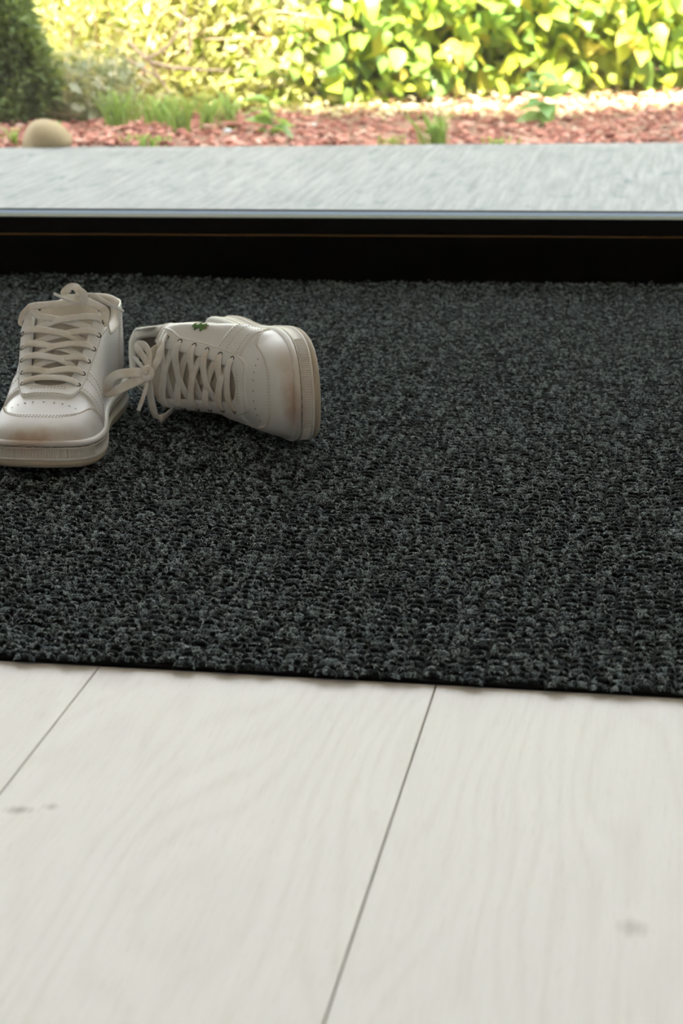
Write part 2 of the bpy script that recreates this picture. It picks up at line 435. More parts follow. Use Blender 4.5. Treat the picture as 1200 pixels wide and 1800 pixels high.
def edge_tau(y, side=1):
    y = np.asarray(y, float)
    a = tau_of_x(y, _throat(y) + np.where(np.asarray(side) > 0, _flare(y)*.8*DEF['flare'], 0), side); b = tau_of_z(y, _colz(y))
    k = np.clip((y - (TH1-26)) / 26, 0, 1); k = k*k*(3-2*k)
    return np.where(y >= TH0, 0.0, np.where(y >= TH1, a, np.where(y <= TH1-26, b, b*(1-k) + a*k)))
EY = np.array([214.0, 197, 180, 163, 146, 130])         # eyelet rows, front to top
def eyelet(i, side, off=0.0):
    y = EY[i]; xd = [24.5, 26, 28, 30, 32, 34][i] + (float(_flare(y))*.9*DEF['flare'] if side > 0 else 0)
    return S(np.array(y), side * tau_of_x(np.array(y), xd, side), np.array(off))
# ------------------------------------------------------------------ entrance mat with looped pile
_m0, _m1 = ground(0, 1167, .0), ground(1200, 1233.5, .0)
_md = (_m1 - _m0).normalized(); MANG = math.atan2(_md.y, _md.x)
MX, MY = np.array([_md.x, _md.y]), np.array([-_md.y, _md.x])
MO = np.array([_m0.x, _m0.y]) - MX * ((_m0.x) / _md.x)           # mat origin: on the near edge at x = 0
def mat_pile():
    t = NT('charcoal_loop_pile'); pos = t.pos(); r = t.attr()
    n = t.noise(t.vmath('MULTIPLY', pos, (1, 1, 1)).outputs[0], 1300., 3., .7)
    n2 = t.noise(pos, 95., 3., .7)
    f = t.math('ADD', t.math('MULTIPLY', t.math('SUBTRACT', n, .5), 3.1), t.math('ADD', t.math('ADD', t.math('MULTIPLY', r, .66), .06), t.math('MULTIPLY', t.math('SUBTRACT', n2, .5), .5)))
    c = t.ramp(f, (.26, (.004, .0045, .0055)), (.48, (.016, .021, .024)), (.71, (.135, .182, .203)), (.90, (.52, .65, .70)))
    t.p(Base_Color=c, Roughness=.8, Sheen_Weight=.38, Sheen_Roughness=.35, Sheen_Tint=(.75, .95, 1.0), Specular_IOR_Level=.12)
    return t.m
M_PILE = mat_pile()
t = NT('pile_fibre'); r = t.attr(); t.p(Base_Color=t.ramp(r, (.0, (.12, .145, .155)), (1., (.70, .82, .85))), Roughness=.7); M_FIB = t.m
M_BACK = plain('black_rubber_backing', (.004, .004, .0045), .9, 0, .1)
MATW0, MATW1 = -.85, .85
def far_v(u):                                                    # far edge: along the window rail
    P = MO[None, :] + np.outer(u, MX)
    nrm = np.array([-SW, CW]); d = ((np.array([_w0.x, _w0.y])[None, :] - P) @ nrm) / (MY @ nrm)
    return d - .006
def lift(u, v, fv):                                              # far left corner rides up against the rail
    k = np.clip((-.18 - u) / .30, 0, 1); e = np.clip(1 - (fv - v) / .10, 0, 1)
    return .0085 * k*k*(3-2*k) * e*e
def build_mat():
    root = empty('door_mat', (MO[0], MO[1], 0)); root.rotation_euler = (0, 0, MANG)
    tag(root, 'charcoal grey entrance mat of looped ribbed pile between window rail and floor boards', 'mat')
    CP, RP = .0121, .0094
    ncol = int((MATW1 - MATW0) / CP)
    U, Vv, C_ = [], [], []
    for c in range(ncol):
        u0 = MATW0 + (c + .5)*CP; fv = far_v(np.array([u0]))[0]; ph = RNG.uniform(0, 1)
        nr = int((fv - .006) / RP); rows = .0030 + (np.arange(nr) + ph*.8) * RP
        rows += RNG.normal(0, .0006, nr); rows[0] = max(rows[0], .0030)
        U.append(np.full(nr, u0) + .0007*np.sin(rows*28 + c*1.7) + RNG.normal(0, .0003, nr)); Vv.append(rows); C_.append(RNG.uniform(0, 1, nr))
    U, Vv, C_ = map(np.concatenate, (U, Vv, C_)); n = len(U)
    # each tuft is a thick twisted yarn bowed across one rib of the mat
    K, Q = 14, 5
    hl = RNG.uniform(.0060, .0069, n); r0 = RNG.uniform(.0019, .0024, n); bow = RNG.uniform(.0006, .0016, n); yaw = RNG.normal(0, .10, n); ph = RNG.uniform(0, 6.28, n); tw = RNG.uniform(4.0, 5.4, n)
    V = np.empty((n, K, Q, 3), np.float32); A = np.empty((n, K, Q), np.float32)
    strand = RNG.beta(.7, .8, (n, 9)); ii = np.arange(n)
    for i in range(K):
        s = i/(K-1); x = (2*s - 1); env = math.sqrt(max(0., 1 - abs(x)**3.2))
        for j in range(Q):
            th = math.radians(-12 + 204*j/(Q-1))
            tp = tw*s + ph/6.283 + th/6.283*.9
            r = r0*(.42 + .58*env)*(1 + .17*np.cos(6.283*tp))
            lx = x*hl; ly = -np.cos(th)*r*1.12; lz = .0012 + bow*env + r*np.sin(th) + .0016*env
            V[:, i, j, 0] = U + lx*np.cos(yaw) - ly*np.sin(yaw)
            V[:, i, j, 1] = Vv + ly*np.cos(yaw) + lx*np.sin(yaw)
            V[:, i, j, 2] = lz
            A[:, i, j] = np.clip(.12*C_ + .88*strand[ii, np.floor(tp).astype(int) % 9], 0, 1)
    fv = far_v(U); V[:, :, :, 2] += lift(U, Vv, fv)[:, None, None]
    V = V.reshape(-1, 3)
    f = np.array([(i*Q+j, i*Q+j+1, (i+1)*Q+j+1, (i+1)*Q+j) for i in range(K-1) for j in range(Q-1)], np.int32)[:, ::-1]
    F = (np.arange(n, dtype=np.int32)[:, None, None]*(K*Q) + f[None]).reshape(-1, 4)
    o = bulk_mesh('loop_pile', V, F, M_PILE, root, A.ravel()); o['kind'] = 'stuff'
    # stray curled fibres
    m = 52000
    fu = RNG.uniform(MATW0+.05, MATW1-.05, m); fvv = RNG.uniform(.004, 1, m)**1.0 * (far_v(fu) - .01); k = 6
    ang = RNG.uniform(0, 2*math.pi, m); ln = RNG.uniform(.002, .0065, m); curl = RNG.normal(0, 1.3, m); z0 = RNG.uniform(.0054, .0070, m); up = RNG.uniform(.2, 1.8, m)*.001
    P = np.zeros((m, k, 3)); x, y = fu.copy(), fvv.copy(); a = ang.copy()
    for i in range(k):
        s = i/(k-1); P[:, i, 0], P[:, i, 1], P[:, i, 2] = x, y, z0 + up*math.sin(s*math.pi)
        x = x + np.cos(a)*ln/(k-1); y = y + np.sin(a)*ln/(k-1); a = a + curl*.8
    P[:, :, 2] += lift(fu, fvv, far_v(fu))[:, None]
    w = .00021
    T = np.gradient(P, axis=1); T /= np.linalg.norm(T, axis=2)[..., None] + 1e-9
    B = np.cross(T, [0, 0, 1.]); Nn = np.cross(B, T)
    V = np.stack([P + (math.cos(q)*B + math.sin(q)*Nn)*w for q in (0, 2.09, 4.19)], 2).reshape(-1, 3)
    f = np.array([(i*3+j, i*3+(j+1) % 3, (i+1)*3+(j+1) % 3, (i+1)*3+j) for i in range(k-1) for j in range(3)], np.int32)
    F = (np.arange(m, dtype=np.int32)[:, None, None]*(k*3) + f[None]).reshape(-1, 4)
    o = bulk_mesh('stray_fibres', V, F, M_FIB, root, np.repeat(RNG.uniform(0, 1, m), k*3)); o['kind'] = 'stuff'
    # backing
    us = np.linspace(MATW0-.004, MATW1+.004, 41); fe = far_v(us)
    vs = np.linspace(0, 1, 14); X = np.repeat(us[:, None], 14, 1); Y = .0042 + vs[None]*(fe[:, None]-.005); Z = lift(X, Y, fe[:, None])
    top = np.stack([X, Y, Z + .0026], -1).reshape(-1, 3); bot = np.stack([X, Y, np.maximum(Z - .0, 0)*.0 + .0003], -1).reshape(-1, 3)
    g = [(i*14+j, (i+1)*14+j, (i+1)*14+j+1, i*14+j+1) for i in range(40) for j in range(13)]
    n0 = len(top); F = g + [tuple(n0+q for q in f_)[::-1] for f_ in g]
    rim = [i*14 for i in range(41)] + [40*14+j for j in range(1, 14)] + [i*14+13 for i in range(39, -1, -1)] + [j for j in range(12, 0, -1)]
    F += [(rim[i-1], n0+rim[i-1], n0+rim[i], rim[i]) for i in range(len(rim))]
    obj('backing', np.vstack([top, bot]), F, M_BACK, root, smooth=False)
build_mat()
# ------------------------------------------------------------------ sneaker materials
def mat_leather(name, base, rough, stain=1.0, grime=0.35, bumpy=.12):
    t = NT(name); co = t.objco()
    n1 = t.noise(co, 38., 4., .6); n2 = t.noise(co, 210., 3., .6); n3 = t.noise(co, 9., 3., .6)
    c = t.mix(t.math('MULTIPLY', t.ramp(n1, (.45, 0.), (.8, 1.)), grime), base, (.60, .50, .38))
    if stain:                                   # brown scuff on the toe tip, its own blotchy shape
        for (x, y, z, rx, ry, rz, amt) in ((-.006, .268, .030, .032, .022, .016, .85), (.02, .262, .028, .03, .02, .012, .4), (-.03, .25, .03, .02, .03, .014, .35)):
            d = t.vmath('DIVIDE', t.vmath('SUBTRACT', co, (x, y, z)).outputs[0], (rx, ry, rz)).outputs[0]
            ln = t.math('ADD', t.vmath('LENGTH', d).outputs['Value'], t.math('MULTIPLY', t.math('SUBTRACT', n1, .5), 1.3))
            c = t.mix(t.math('MULTIPLY', t.ramp(ln, (.1, 1.), (1.0, 0.)), amt*stain), c, (.44, .25, .12))
    t.p(Base_Color=c, Roughness=t.math('ADD', t.math('MULTIPLY', n1, .18), rough - .09))
    t.bump(t.math('ADD', t.math('MULTIPLY', n2, .5), n3), bumpy, .0012)
    return t.m
M_LEATHER = mat_leather('white_leather', (.87, .88, .875), .40, 1.0, .14)
M_VAMP = mat_leather('white_vamp_leather', (.88, .89, .89), .34, .25, .08)
M_LINING = mat_leather('greige_lining', (.46, .42, .37), .85, 0, .3, .3)
M_COLLAR = mat_leather('cream_padded_collar', (.78, .74, .68), .6, 0, .25, .2)
M_TONGUE = mat_leather('cream_tongue', (.70, .64, .55), .7, 0, .4, .3)
M_RUBBER = mat_leather('off_white_rubber', (.79, .765, .72), .55, .5, .35, .1)
M_BEAD = mat_leather('white_rubber_rim', (.85, .85, .835), .45, .6, .2, .08)
M_OUTS = mat_leather('dirty_outsole', (.48, .42, .33), .7, .4, .7, .3)
t = NT('cotton_lace'); co = t.objco(); nn = t.noise(co, 45., 3., .6); nw = t.noise(co, 900., 2., .5)
t.p(Base_Color=t.mix(t.ramp(nn, (.45, 0.), (.78, .75)), (.86, .845, .81), (.62, .49, .34)), Roughness=.9); t.bump(nw, .5, .0006); M_LACE = t.m
M_AGLET = plain('clear_white_aglet', (.86, .88, .88), .25)
M_STITCH = plain('stitch_thread', (.62, .56, .49), .8)
M_HOLE = plain('eyelet_hole', (.035, .03, .025), .9)
M_GREEN = plain('emblem_green', (.11, .24, .06), .8); M_RED = plain('emblem_red', (.5, .04, .03), .8); M_WHITE = plain('emblem_white', (.8, .8, .78), .8)

SC = .86e-3
def build_shoe(name, label, Rm, T, mirror, laces_px, **sag):
    DEF.update(sag)
    root = empty(name, T)
    root.rotation_euler = Matrix(Rm.tolist()).to_euler()
    tag(root, label, 'sneaker', 'pair of white sneakers')
    MIR = np.array([-1. if mirror else 1., 1, 1]) * SC
    def add(pn, V, F, mat, parent=None, smooth=True):
        V = np.asarray(V, float).reshape(-1, 3) * MIR
        if mirror: F = [tuple(f)[::-1] for f in F]
        return obj(pn, V, F, mat, parent or root, smooth)
    def gridf(nu, nv, closed=False):
        F = []
        for i in range(nu - 1):
            for j in range(nv - 1 if not closed else nv):
                F.append((i*nv+j, i*nv+(j+1) % nv, (i+1)*nv+(j+1) % nv, (i+1)*nv+j))
        return F
    # ---- shell of the upper, in two halves that meet over the toe
    def shell(off, ys, M=22):
        jj = np.linspace(0, 1, M)
        V, F = [], []
        for side in (-1, 1):
            E = np.maximum(edge_tau(ys, side), 0)
            tau = side * (1 + (E[:, None] - 1) * jj[None, :])
            tau = np.where(np.abs(tau) < 1e-4, side*1e-4, tau)
            P = S(np.repeat(ys[:, None], M, 1), tau, np.full(tau.shape, off))
            f = gridf(len(ys), M)
            if side < 0: f = [q[::-1] for q in f]
            F += [tuple(i + len(V)*0 + (0 if side < 0 else len(ys)*M) for i in q) for q in f]
            V.append(P.reshape(-1, 3))
        return np.vstack(V), F
    ys = np.concatenate([L0 + .3 + 40*(np.linspace(0, 1, 14)**2), np.linspace(L0+44, TH1-30, 10), np.linspace(TH1-26, TH1, 10), np.linspace(TH1+5, TH0-14, 14),
                         np.linspace(TH0-12, TH0, 10), np.linspace(TH0+4, LU-16, 12), LU - 14*(1-np.linspace(0.02, 1, 14))**1.8 - .3])
    V, F = shell(0.0, ys)
    F = [q for q in F]
    body = add('upper', V, F, M_VAMP)
    bm = bmesh.new(); bm.from_mesh(body.data); bmesh.ops.remove_doubles(bm, verts=bm.verts, dist=.00012); bm.to_mesh(body.data); bm.free()
    ysl = ys[ys < TH0 - 1]
    V, F = shell(-3.6, ysl); add('lining', V, [q[::-1] for q in F], M_LINING)
    # rolled padded collar, from one top eyelet round the heel to the other
    yc = np.concatenate([np.linspace(TH1-7, 20, 26), 20*(1-np.linspace(.08, 1, 10))**1.6 + L0 + .2])
    el = edge_tau(yc, 1); em = edge_tau(yc, -1); Pl = S(yc, -em, np.full(len(yc), -4.6)); Pr = S(yc[::-1], el[::-1], np.full(len(yc), -4.6))
    path = catmull(np.vstack([Pl[::2], Pr[::2]]), 90)
    add('collar', *sweep(path, (0, 0, 1.), 5.4, 5.0, 12), M_COLLAR)
    # insole
    I = resample(INS - OUTN*3, 90) if False else INS[::4] - OUTN[::4]*2.0
    n = len(I); zi = zbase(I[:, 1]) + 1.5
    add('insole', np.c_[I, zi], [tuple(range(n))], M_LINING)

    # ---- overlay panels: strips between two curves on the surface
    def patch(pn, A, B, nu, nv, off, mat, parent=None):
        """A(k), B(k) -> (y, tau) arrays; strip between them lifted by off, rim turned down"""
        u = np.concatenate([[0, .004], np.linspace(.012, .988, nu), [.996, 1]]); v = np.concatenate([[0, .03], np.linspace(.08, .92, nv), [.97, 1]])
        ya, ta = A(u); yb, tb = B(u)
        Y = ya[:, None]*(1-v) + yb[:, None]*v; Tt = ta[:, None]*(1-v) + tb[:, None]*v
        O = np.full(Y.shape, off); O[0] = O[-1] = -.3; O[:, 0] = O[:, -1] = -.3
        O[1] *= .85; O[-2] *= .85; O[:, 1] = np.minimum(O[:, 1], off*.85); O[:, -2] = np.minimum(O[:, -2], off*.85)
        P = S(Y, Tt, O); f = gridf(*Y.shape)
        nrm = np.cross(P[1, 1]-P[0, 1], P[1, 2]-P[1, 1])
        # orient outward
        mid = (len(u)//2, len(v)//2); d1 = P[mid[0]+1, mid[1]]-P[mid]; d2 = P[mid[0], mid[1]+1]-P[mid]
        outw = S(Y[mid], Tt[mid], np.array(2.)) - S(Y[mid], Tt[mid])
        if np.cross(d2, d1).dot(outw) > 0: f = [q[::-1] for q in f]
        return add(pn, P.reshape(-1, 3), f, mat, parent)
    def stitches(C, off, parent, pitch=3.1, ln=1.8, wd=.45):
        y, tau = C(np.linspace(0, 1, 300)); P = S(y, tau, np.full(300, off)); N = S(y, tau, np.full(300, off+1.)) - P
        s = np.concatenate([[0], np.cumsum(np.linalg.norm(np.diff(P, axis=0), axis=1))])
        m = int(s[-1] / pitch); VF = []
        for k in range(m):
            a = (k + .2) * pitch; tt = [a, a + ln/2, a + ln]
            q = np.stack([np.interp(tt, s, P[:, i]) for i in range(3)], 1); nn = np.stack([np.interp(tt, s, N[:, i]) for i in range(3)], 1)
            VF.append(sweep(q, nn, wd, .35, 4))
        if VF: add('stitching', *merge(*VF), M_STITCH, parent)
    # eyestay: a U round the throat
    def ustay(k):                                   # along the U, returns side, y of the inner edge
        k = np.asarray(k, float); s = np.sign(k - .5); a = np.abs(k - .5) * 2
        return s, a
    yy_in = pchip([0, .10, .22, 1], [TH0, TH0-3.5, TH0-13, TH1-1]); 
    yy_out = pchip([0, .12, .28, .5, .86, 1], [TH0+15, TH0+14, TH0+3, TH0-26, TH1+5, TH1-12])
    xo = pchip([0, .12, .28, .5, .8, 1], [0.01, 19, 31, 34, 41, 44])
    def A(k):
        s, a = ustay(k); y = yy_in(a); return y, s*np.maximum(edge_tau(y, s), 0.0)
    te = {}
    for s_ in (-1, 1):
        tt_ = [float(tau_of_x(np.array(EY[i_]), np.array([24.5, 26, 28, 30, 32, 34][i_] + (float(_flare(EY[i_]))*.9*DEF['flare'] if s_ > 0 else 0)), s_)) for i_ in range(6)]
        te[s_] = pchip([0, .12, .28, .46, .62, .78, .90, 1], [0.0, .24, tt_[0]+.05, tt_[1]+.085, tt_[3]+.085, tt_[4]+.09, tt_[5]+.16, tt_[5]+.20])
    def Bc(k):
        s, a = ustay(k); return yy_out(a), s*np.where(s > 0, te[1](a), te[-1](a))
    stay = patch('eyestay', A, Bc, 90, 8, 2.6, M_LEATHER)
    def mixc(c1, c2, f):
        def g(k):
            y1, t1 = c1(k); y2, t2 = c2(k); return y1*(1-f)+y2*f, t1*(1-f)+t2*f
        return g
    stitches(mixc(A, Bc, .90), 2.6, stay)
    stitches(lambda k: (TH0 + 4.5 + 0*k, (k-.5)*.36), 2.6, stay)
    stitches(lambda k: (TH0 + 2.0 - 6*np.abs(k-.5)**2, (k-.5)*.36), 2.6, stay)
    # toe cap (mudguard) with a swept-back arch on either side
    ym = pchip([0, .16, .30, .42, .50, .555, .60, .66, .80, 1.0], [SL-36, SL-37, SL-41.5, SL-50, SL-60, SL-72, SL-80, SL-84, SL-92, SL-104])
    def TA(k): tau = (k-.5)*2; return ym(np.abs(tau)), tau
    def TB(k): tau = (k-.5)*2; return np.full(np.shape(tau), LU-.4), tau
    cap = patch('toe_cap', TA, TB, 90, 26, 2.4, M_LEATHER)
    stitches(lambda k: (ym(np.abs((k-.5)*1.9)) + 2.6, (k-.5)*1.9), 2.45, cap)
    stitches(lambda k: (ym(np.abs((k-.5)*1.9)) + 5.6, (k-.5)*1.9), 2.45, cap)
    # pierced band of the vamp just ahead of the eyestay
    holes = [S(np.array(SL-61.), np.array(t_), np.array(.35)) for t_ in np.linspace(-.40, .40, 9)]
    vb = []
    for h in holes:
        ang = np.linspace(0, 2*math.pi, 9)[:-1]; vb.append((np.c_[h[0]+1.0*np.cos(ang), h[1]+1.0*np.sin(ang), np.full(8, h[2])], [tuple(range(8))]))
    add('perforation', *merge(*vb), M_HOLE)
    # saddles: the stitched panels on each flank that carry the lacing down to the sole
    for sd in (-1, 1):
        def SA(k, sd=sd): return SL-88 + 0*k - 8*np.sin(k*math.pi)*.0 - 2*k, sd*(.28 + k*.70)
        def SB(k, sd=sd): return SL-124 + 0*k + 6*k, sd*(.34 + k*.64)
        sad = patch('saddle', SA, SB, 26, 12, 2.1, M_LEATHER)
        for f_ in (.18, .62, .90): stitches(mixc(SA, SB, f_), 2.15, sad)
        # heel counter
        def HA(k, sd=sd): return 70 - 18*k**.7 + 0*k, sd*(.99 - k*.36)
        def HB(k, sd=sd): return L0 + .6 + 0*k, sd*(.99 - k*.36)
        hc = patch('heel_counter', HA, HB, 24, 14, 1.4, M_LEATHER)
        stitches(mixc(HA, HB, .06), 1.45, hc)
    # eyelets
    for sd in (-1, 1):
        for i in range(6):
            c0, n0 = eyelet(i, sd, 2.65), eyelet(i, sd, 3.65) - eyelet(i, sd, 2.65)
            t1 = np.cross(n0, (0, 1, 0)); t1 /= np.linalg.norm(t1); t2 = np.cross(n0, t1)
            ang = np.linspace(0, 2*math.pi, 13)[:-1]
            ring = [c0 + r*(np.cos(ang)[:, None]*t1 + np.sin(ang)[:, None]*t2) + z*n0 for r, z in ((3.1, -.1), (2.8, .35), (2.2, .3), (1.9, -.2), (.01, -.25))]
            V = np.vstack(ring); F = gridf(5, 12, True)
            nrm = np.cross(V[1]-V[0], V[12]-V[0])
            e = add('eyelet', V, F, M_HOLE)
    # ---- tongue
    nv, nu = 15, 34
    yt = np.linspace(TH0 + 4, TH1 - 2, 24); rows = []
    for y in yt:
        hw_ = float(np.interp(y, [TH1, TH0], [31, 22])); xs = np.linspace(-hw_, hw_, nv)
        tau = np.sign(xs) * tau_of_x(np.full(nv, y), np.abs(xs), np.sign(xs)); tau = np.where(np.abs(tau) < 1e-4, 1e-4, tau)
        k = np.interp(y, [TH1, TH0], [-3.0, -2.6]); rows.append(S(np.full(nv, y), tau, np.full(nv, k)))
    base = rows[-1]; d = rows[-1] - rows[-3]; d = d.mean(0); d /= np.linalg.norm(d)
    for q in np.linspace(.12, 1, 10):
        r = base.copy(); r += d * 13*q; r[:, 2] += 5*q*q; r[:, 1] -= 3*q*q
        x0 = base[:, 0].mean(); r[:, 0] = x0 + (base[:, 0]-x0)*(1 - .30*q**3); rows.append(r)
    P = np.array(rows); n_r = len(P)
    tg = add('tongue', P.reshape(-1, 3), [q[::-1] for q in gridf(n_r, nv)], M_TONGUE)
    so = tg.modifiers.new('solid', 'SOLIDIFY'); so.thickness = .0042; so.offset = -1 if not mirror else -1
    # lace keeper tab
    q = P[12, nv//2]; nn = S(np.array(yt[12]), np.array(.02), np.array(1.)) - S(np.array(yt[12]), np.array(.02))
    kp = np.array([P[10, nv//2], P[12, nv//2], P[14, nv//2]]) + nn*1.2
    add('lace_keeper', *sweep(catmull(kp, 6), np.tile(nn, (6, 1)), 6.5, .6, 8, 5), M_TONGUE, tg)
    # ---- cup sole: outsole, midsole wall, welt bead and the ribbed toe band
    def ringz(lv):
        k = 1 + .22*np.clip((170 - OUTL[:, 1])/140, 0, 1)
        R_ = []
        for o, z in lv:
            p = OUTL + OUTN*o
            R_.append(np.c_[p, z*k + spring(p[:, 1])])
        return R_
    def ringsolid(lv, cap0=False):
        R_ = ringz(lv); V = np.vstack(R_); F = gridf(len(R_), 360, True)
        F = [q[::-1] for q in F]
        if cap0: F.append(tuple(range(360))[::-1])
        return V, F
    add('outsole', *ringsolid([(-5, 0), (-1.6, 0.2), (.0, 1.4), (.6, 3.2), (.6, 6.4), (-.2, 7.0), (-3, 7.0)], True), M_OUTS)
    ms = add('midsole', *ringsolid([(-3, 6.4), (.9, 6.5), (1.1, 7.6), (.9, 8.5), (.1, 8.8), (-.1, 17.4), (.7, 17.7), (.6, 18.4), (-1.2, 18.8), (-4, 19.0)]), M_RUBBER)
    add('welt_bead', *ringsolid([(-4, 19.2), (-1.2, 19.3), (.5, 19.8), (1.4, 20.8), (1.5, 22.6), (.6, 24.4), (-1.2, 25.2), (-5.0, 25.4), (-7, 24)]), M_BEAD)
    # sunken stitch row in the welt groove
    VF = []; R_ = ringz([(-.5, 19.0)])[0]
    for k in range(0, 360, 4):
        q = R_[[k, (k+1) % 360, (k+2) % 360]]; VF.append(sweep(q, np.c_[OUTN[[k, (k+1) % 360, (k+2) % 360]], np.zeros(3)], .5, .45, 4))
    add('welt_stitching', *merge(*VF), M_STITCH, ms)
    # ribs round the toe
    so_ = np.concatenate([[0], np.cumsum(np.linalg.norm(np.diff(OUTL, axis=0), axis=1))]); it = OUTL[:, 1].argmax(); VF = []
    for k in np.arange(-74, 75, 2.3):
        s0 = so_[it] + k; c0 = np.array([np.interp(s0, so_, OUTL[:, i]) for i in (0, 1)]); nn = np.array([np.interp(s0, so_, OUTN[:, i]) for i in (0, 1)]); nn /= np.linalg.norm(nn)
        tt = np.array([-nn[1], nn[0]]); z0 = spring(c0[1])
        b = [c0 + tt*a + nn*o for a, o in ((-.52, -.3), (.52, -.3), (.34, 1.0), (-.34, 1.0))]
        V = np.array([(p[0], p[1], z + z0) for z in (9.2, 17.0) for p in b])
        VF.append((V, [(0,1,2,3)[::-1], (4,5,6,7), (0,1,5,4), (1,2,6,5), (2,3,7,6), (3,0,4,7)]))
    add('toe_ribs', *merge(*VF), M_RUBBER, ms, smooth=False)

    # ---- laces: bottom bar, ten crossings
    def onx(y, x, off):
        y = np.asarray(y, float); x = np.asarray(x, float)
        tau = np.sign(x) * tau_of_x(y, np.abs(x), np.sign(x)); tau = np.where(np.abs(tau) < 1e-3, 1e-3, tau)
        return S(y, tau, np.asarray(off, float))
    EX = [24.5, 26, 28, 30, 32, 34]; EXF = lambda i, sd: EX[i] + (float(_flare(EY[i]))*.9*DEF['flare'] if sd > 0 else 0)
    def lace(y0, x0, y1, x1, offs, fr, w=4.3):
        fr = np.array(fr); offs = np.where(np.array(offs) > 0, np.array(offs) + .6, offs); y = y0 + (y1-y0)*fr; x = x0 + (x1-x0)*fr
        P = onx(y, x, np.array(offs)); N = onx(y, x, np.array(offs)+1.) - P
        n = 26; Pc = catmull(P, n); Nc = catmull(N, n)
        V, F = sweep(Pc, Nc, np.interp(np.linspace(0, 1, n), [0, .8, 1], [w, w, w*.62]), .95, 10, 3.0); add('lace', V, F, M_LACE)
    lace(EY[0], -EXF(0, -1)-.6, EY[0], EXF(0, 1)+.6, [.5, 3.4, 4.4, 4.6, 4.4, 3.4, .5], [0, .07, .25, .5, .75, .93, 1])
    for i in range(5):
        for sd, up in ((-1, 0.), (1, 1.9)):
            if i % 2: up = 1.9 - up
            ta, tb = float(_throat(np.array(EY[i]-4))), EXF(i+1, -sd)
            lace(EY[i]-5, sd*(ta+5), EY[i+1], -sd*(tb+.8), [-1.5, -.8, 1.4+up, 2.6+up, 3.9+up*.6, 3.8, .4], [0, .10, .32, .52, .76, .92, 1])
    # ---- bow: free strands given by their course in space
    inv = Matrix.LocRotScale(Vector(T), root.rotation_euler, None).inverted()
    for pn, mat, wd, th, pts, nref, mode in laces_px:
        P = np.array([inv @ at_y(*q) if len(q) == 3 else Vector(eyelet(q[1], q[2], q[3]) * MIR) for q in pts])
        P = catmull(P, 14*len(P)) ; nr = np.array(inv.to_3x3() @ Vector(nref))
        if mode == 'rib':
            V, F = sweep(P, nr, wd, th, 10, 3.0)
        elif mode == 'tube':
            V, F = sweep(P, nr, wd, wd, 8)
        else:                                    # knot: short fat tube wound round itself
            V, F = sweep(P, nr, wd, th, 10)
        o = obj(pn, V, F, mat, root)
    # ---- embroidered reptile emblem on the outer flank
    if mirror:
        c0y, c0t = 152.0, .625
        def emb(y, s): return S(np.array(c0y + y*.62), np.array(c0t - s*.0115), np.array(.6))
        sil = [(-13,0.5),(-10,2.2),(-6,2.6),(-4.5,5.2),(-2.2,5.4),(-3,2.9),(2,3.2),(5,3.8),(6,6.0),(8,6.4),(9.5,4.2),(13,3.2),(14,1.6),(9,1.3),(13.5,-.6),(12,-1.8),(7,-1.6),
               (6,-4.2),(3.2,-4.4),(4,-2.0),(-2,-2.0),(-3,-4.0),(-6,-4.2),(-5,-1.4),(-9,-1.2),(-12,-3.6),(-9,-5.2),(-4,-5.6),(-3,-6.8),(-10,-7),(-15,-4.2)]
        up_ = [emb(*p) for p in sil]; nrm = emb(0, 0); out = S(np.array(c0y), np.array(c0t), np.array(2.)) - S(np.array(c0y), np.array(c0t), np.array(1.))
        V = np.array(up_ + [p + out*.6 for p in up_]); n = len(sil)
        F = [tuple(range(n, 2*n))] + [(i, (i+1) % n, n+(i+1) % n, n+i) for i in range(n)]
        e = add('emblem', V, F, M_GREEN, smooth=False); e['label'] = 'small green embroidered reptile'
        m_ = [emb(9.5, 1.5) + out*.65, emb(13, 2.2) + out*.65, emb(12.5, 0.2) + out*.65]; add('emblem_mouth', m_, [(0, 1, 2)], M_RED, e)
    return root

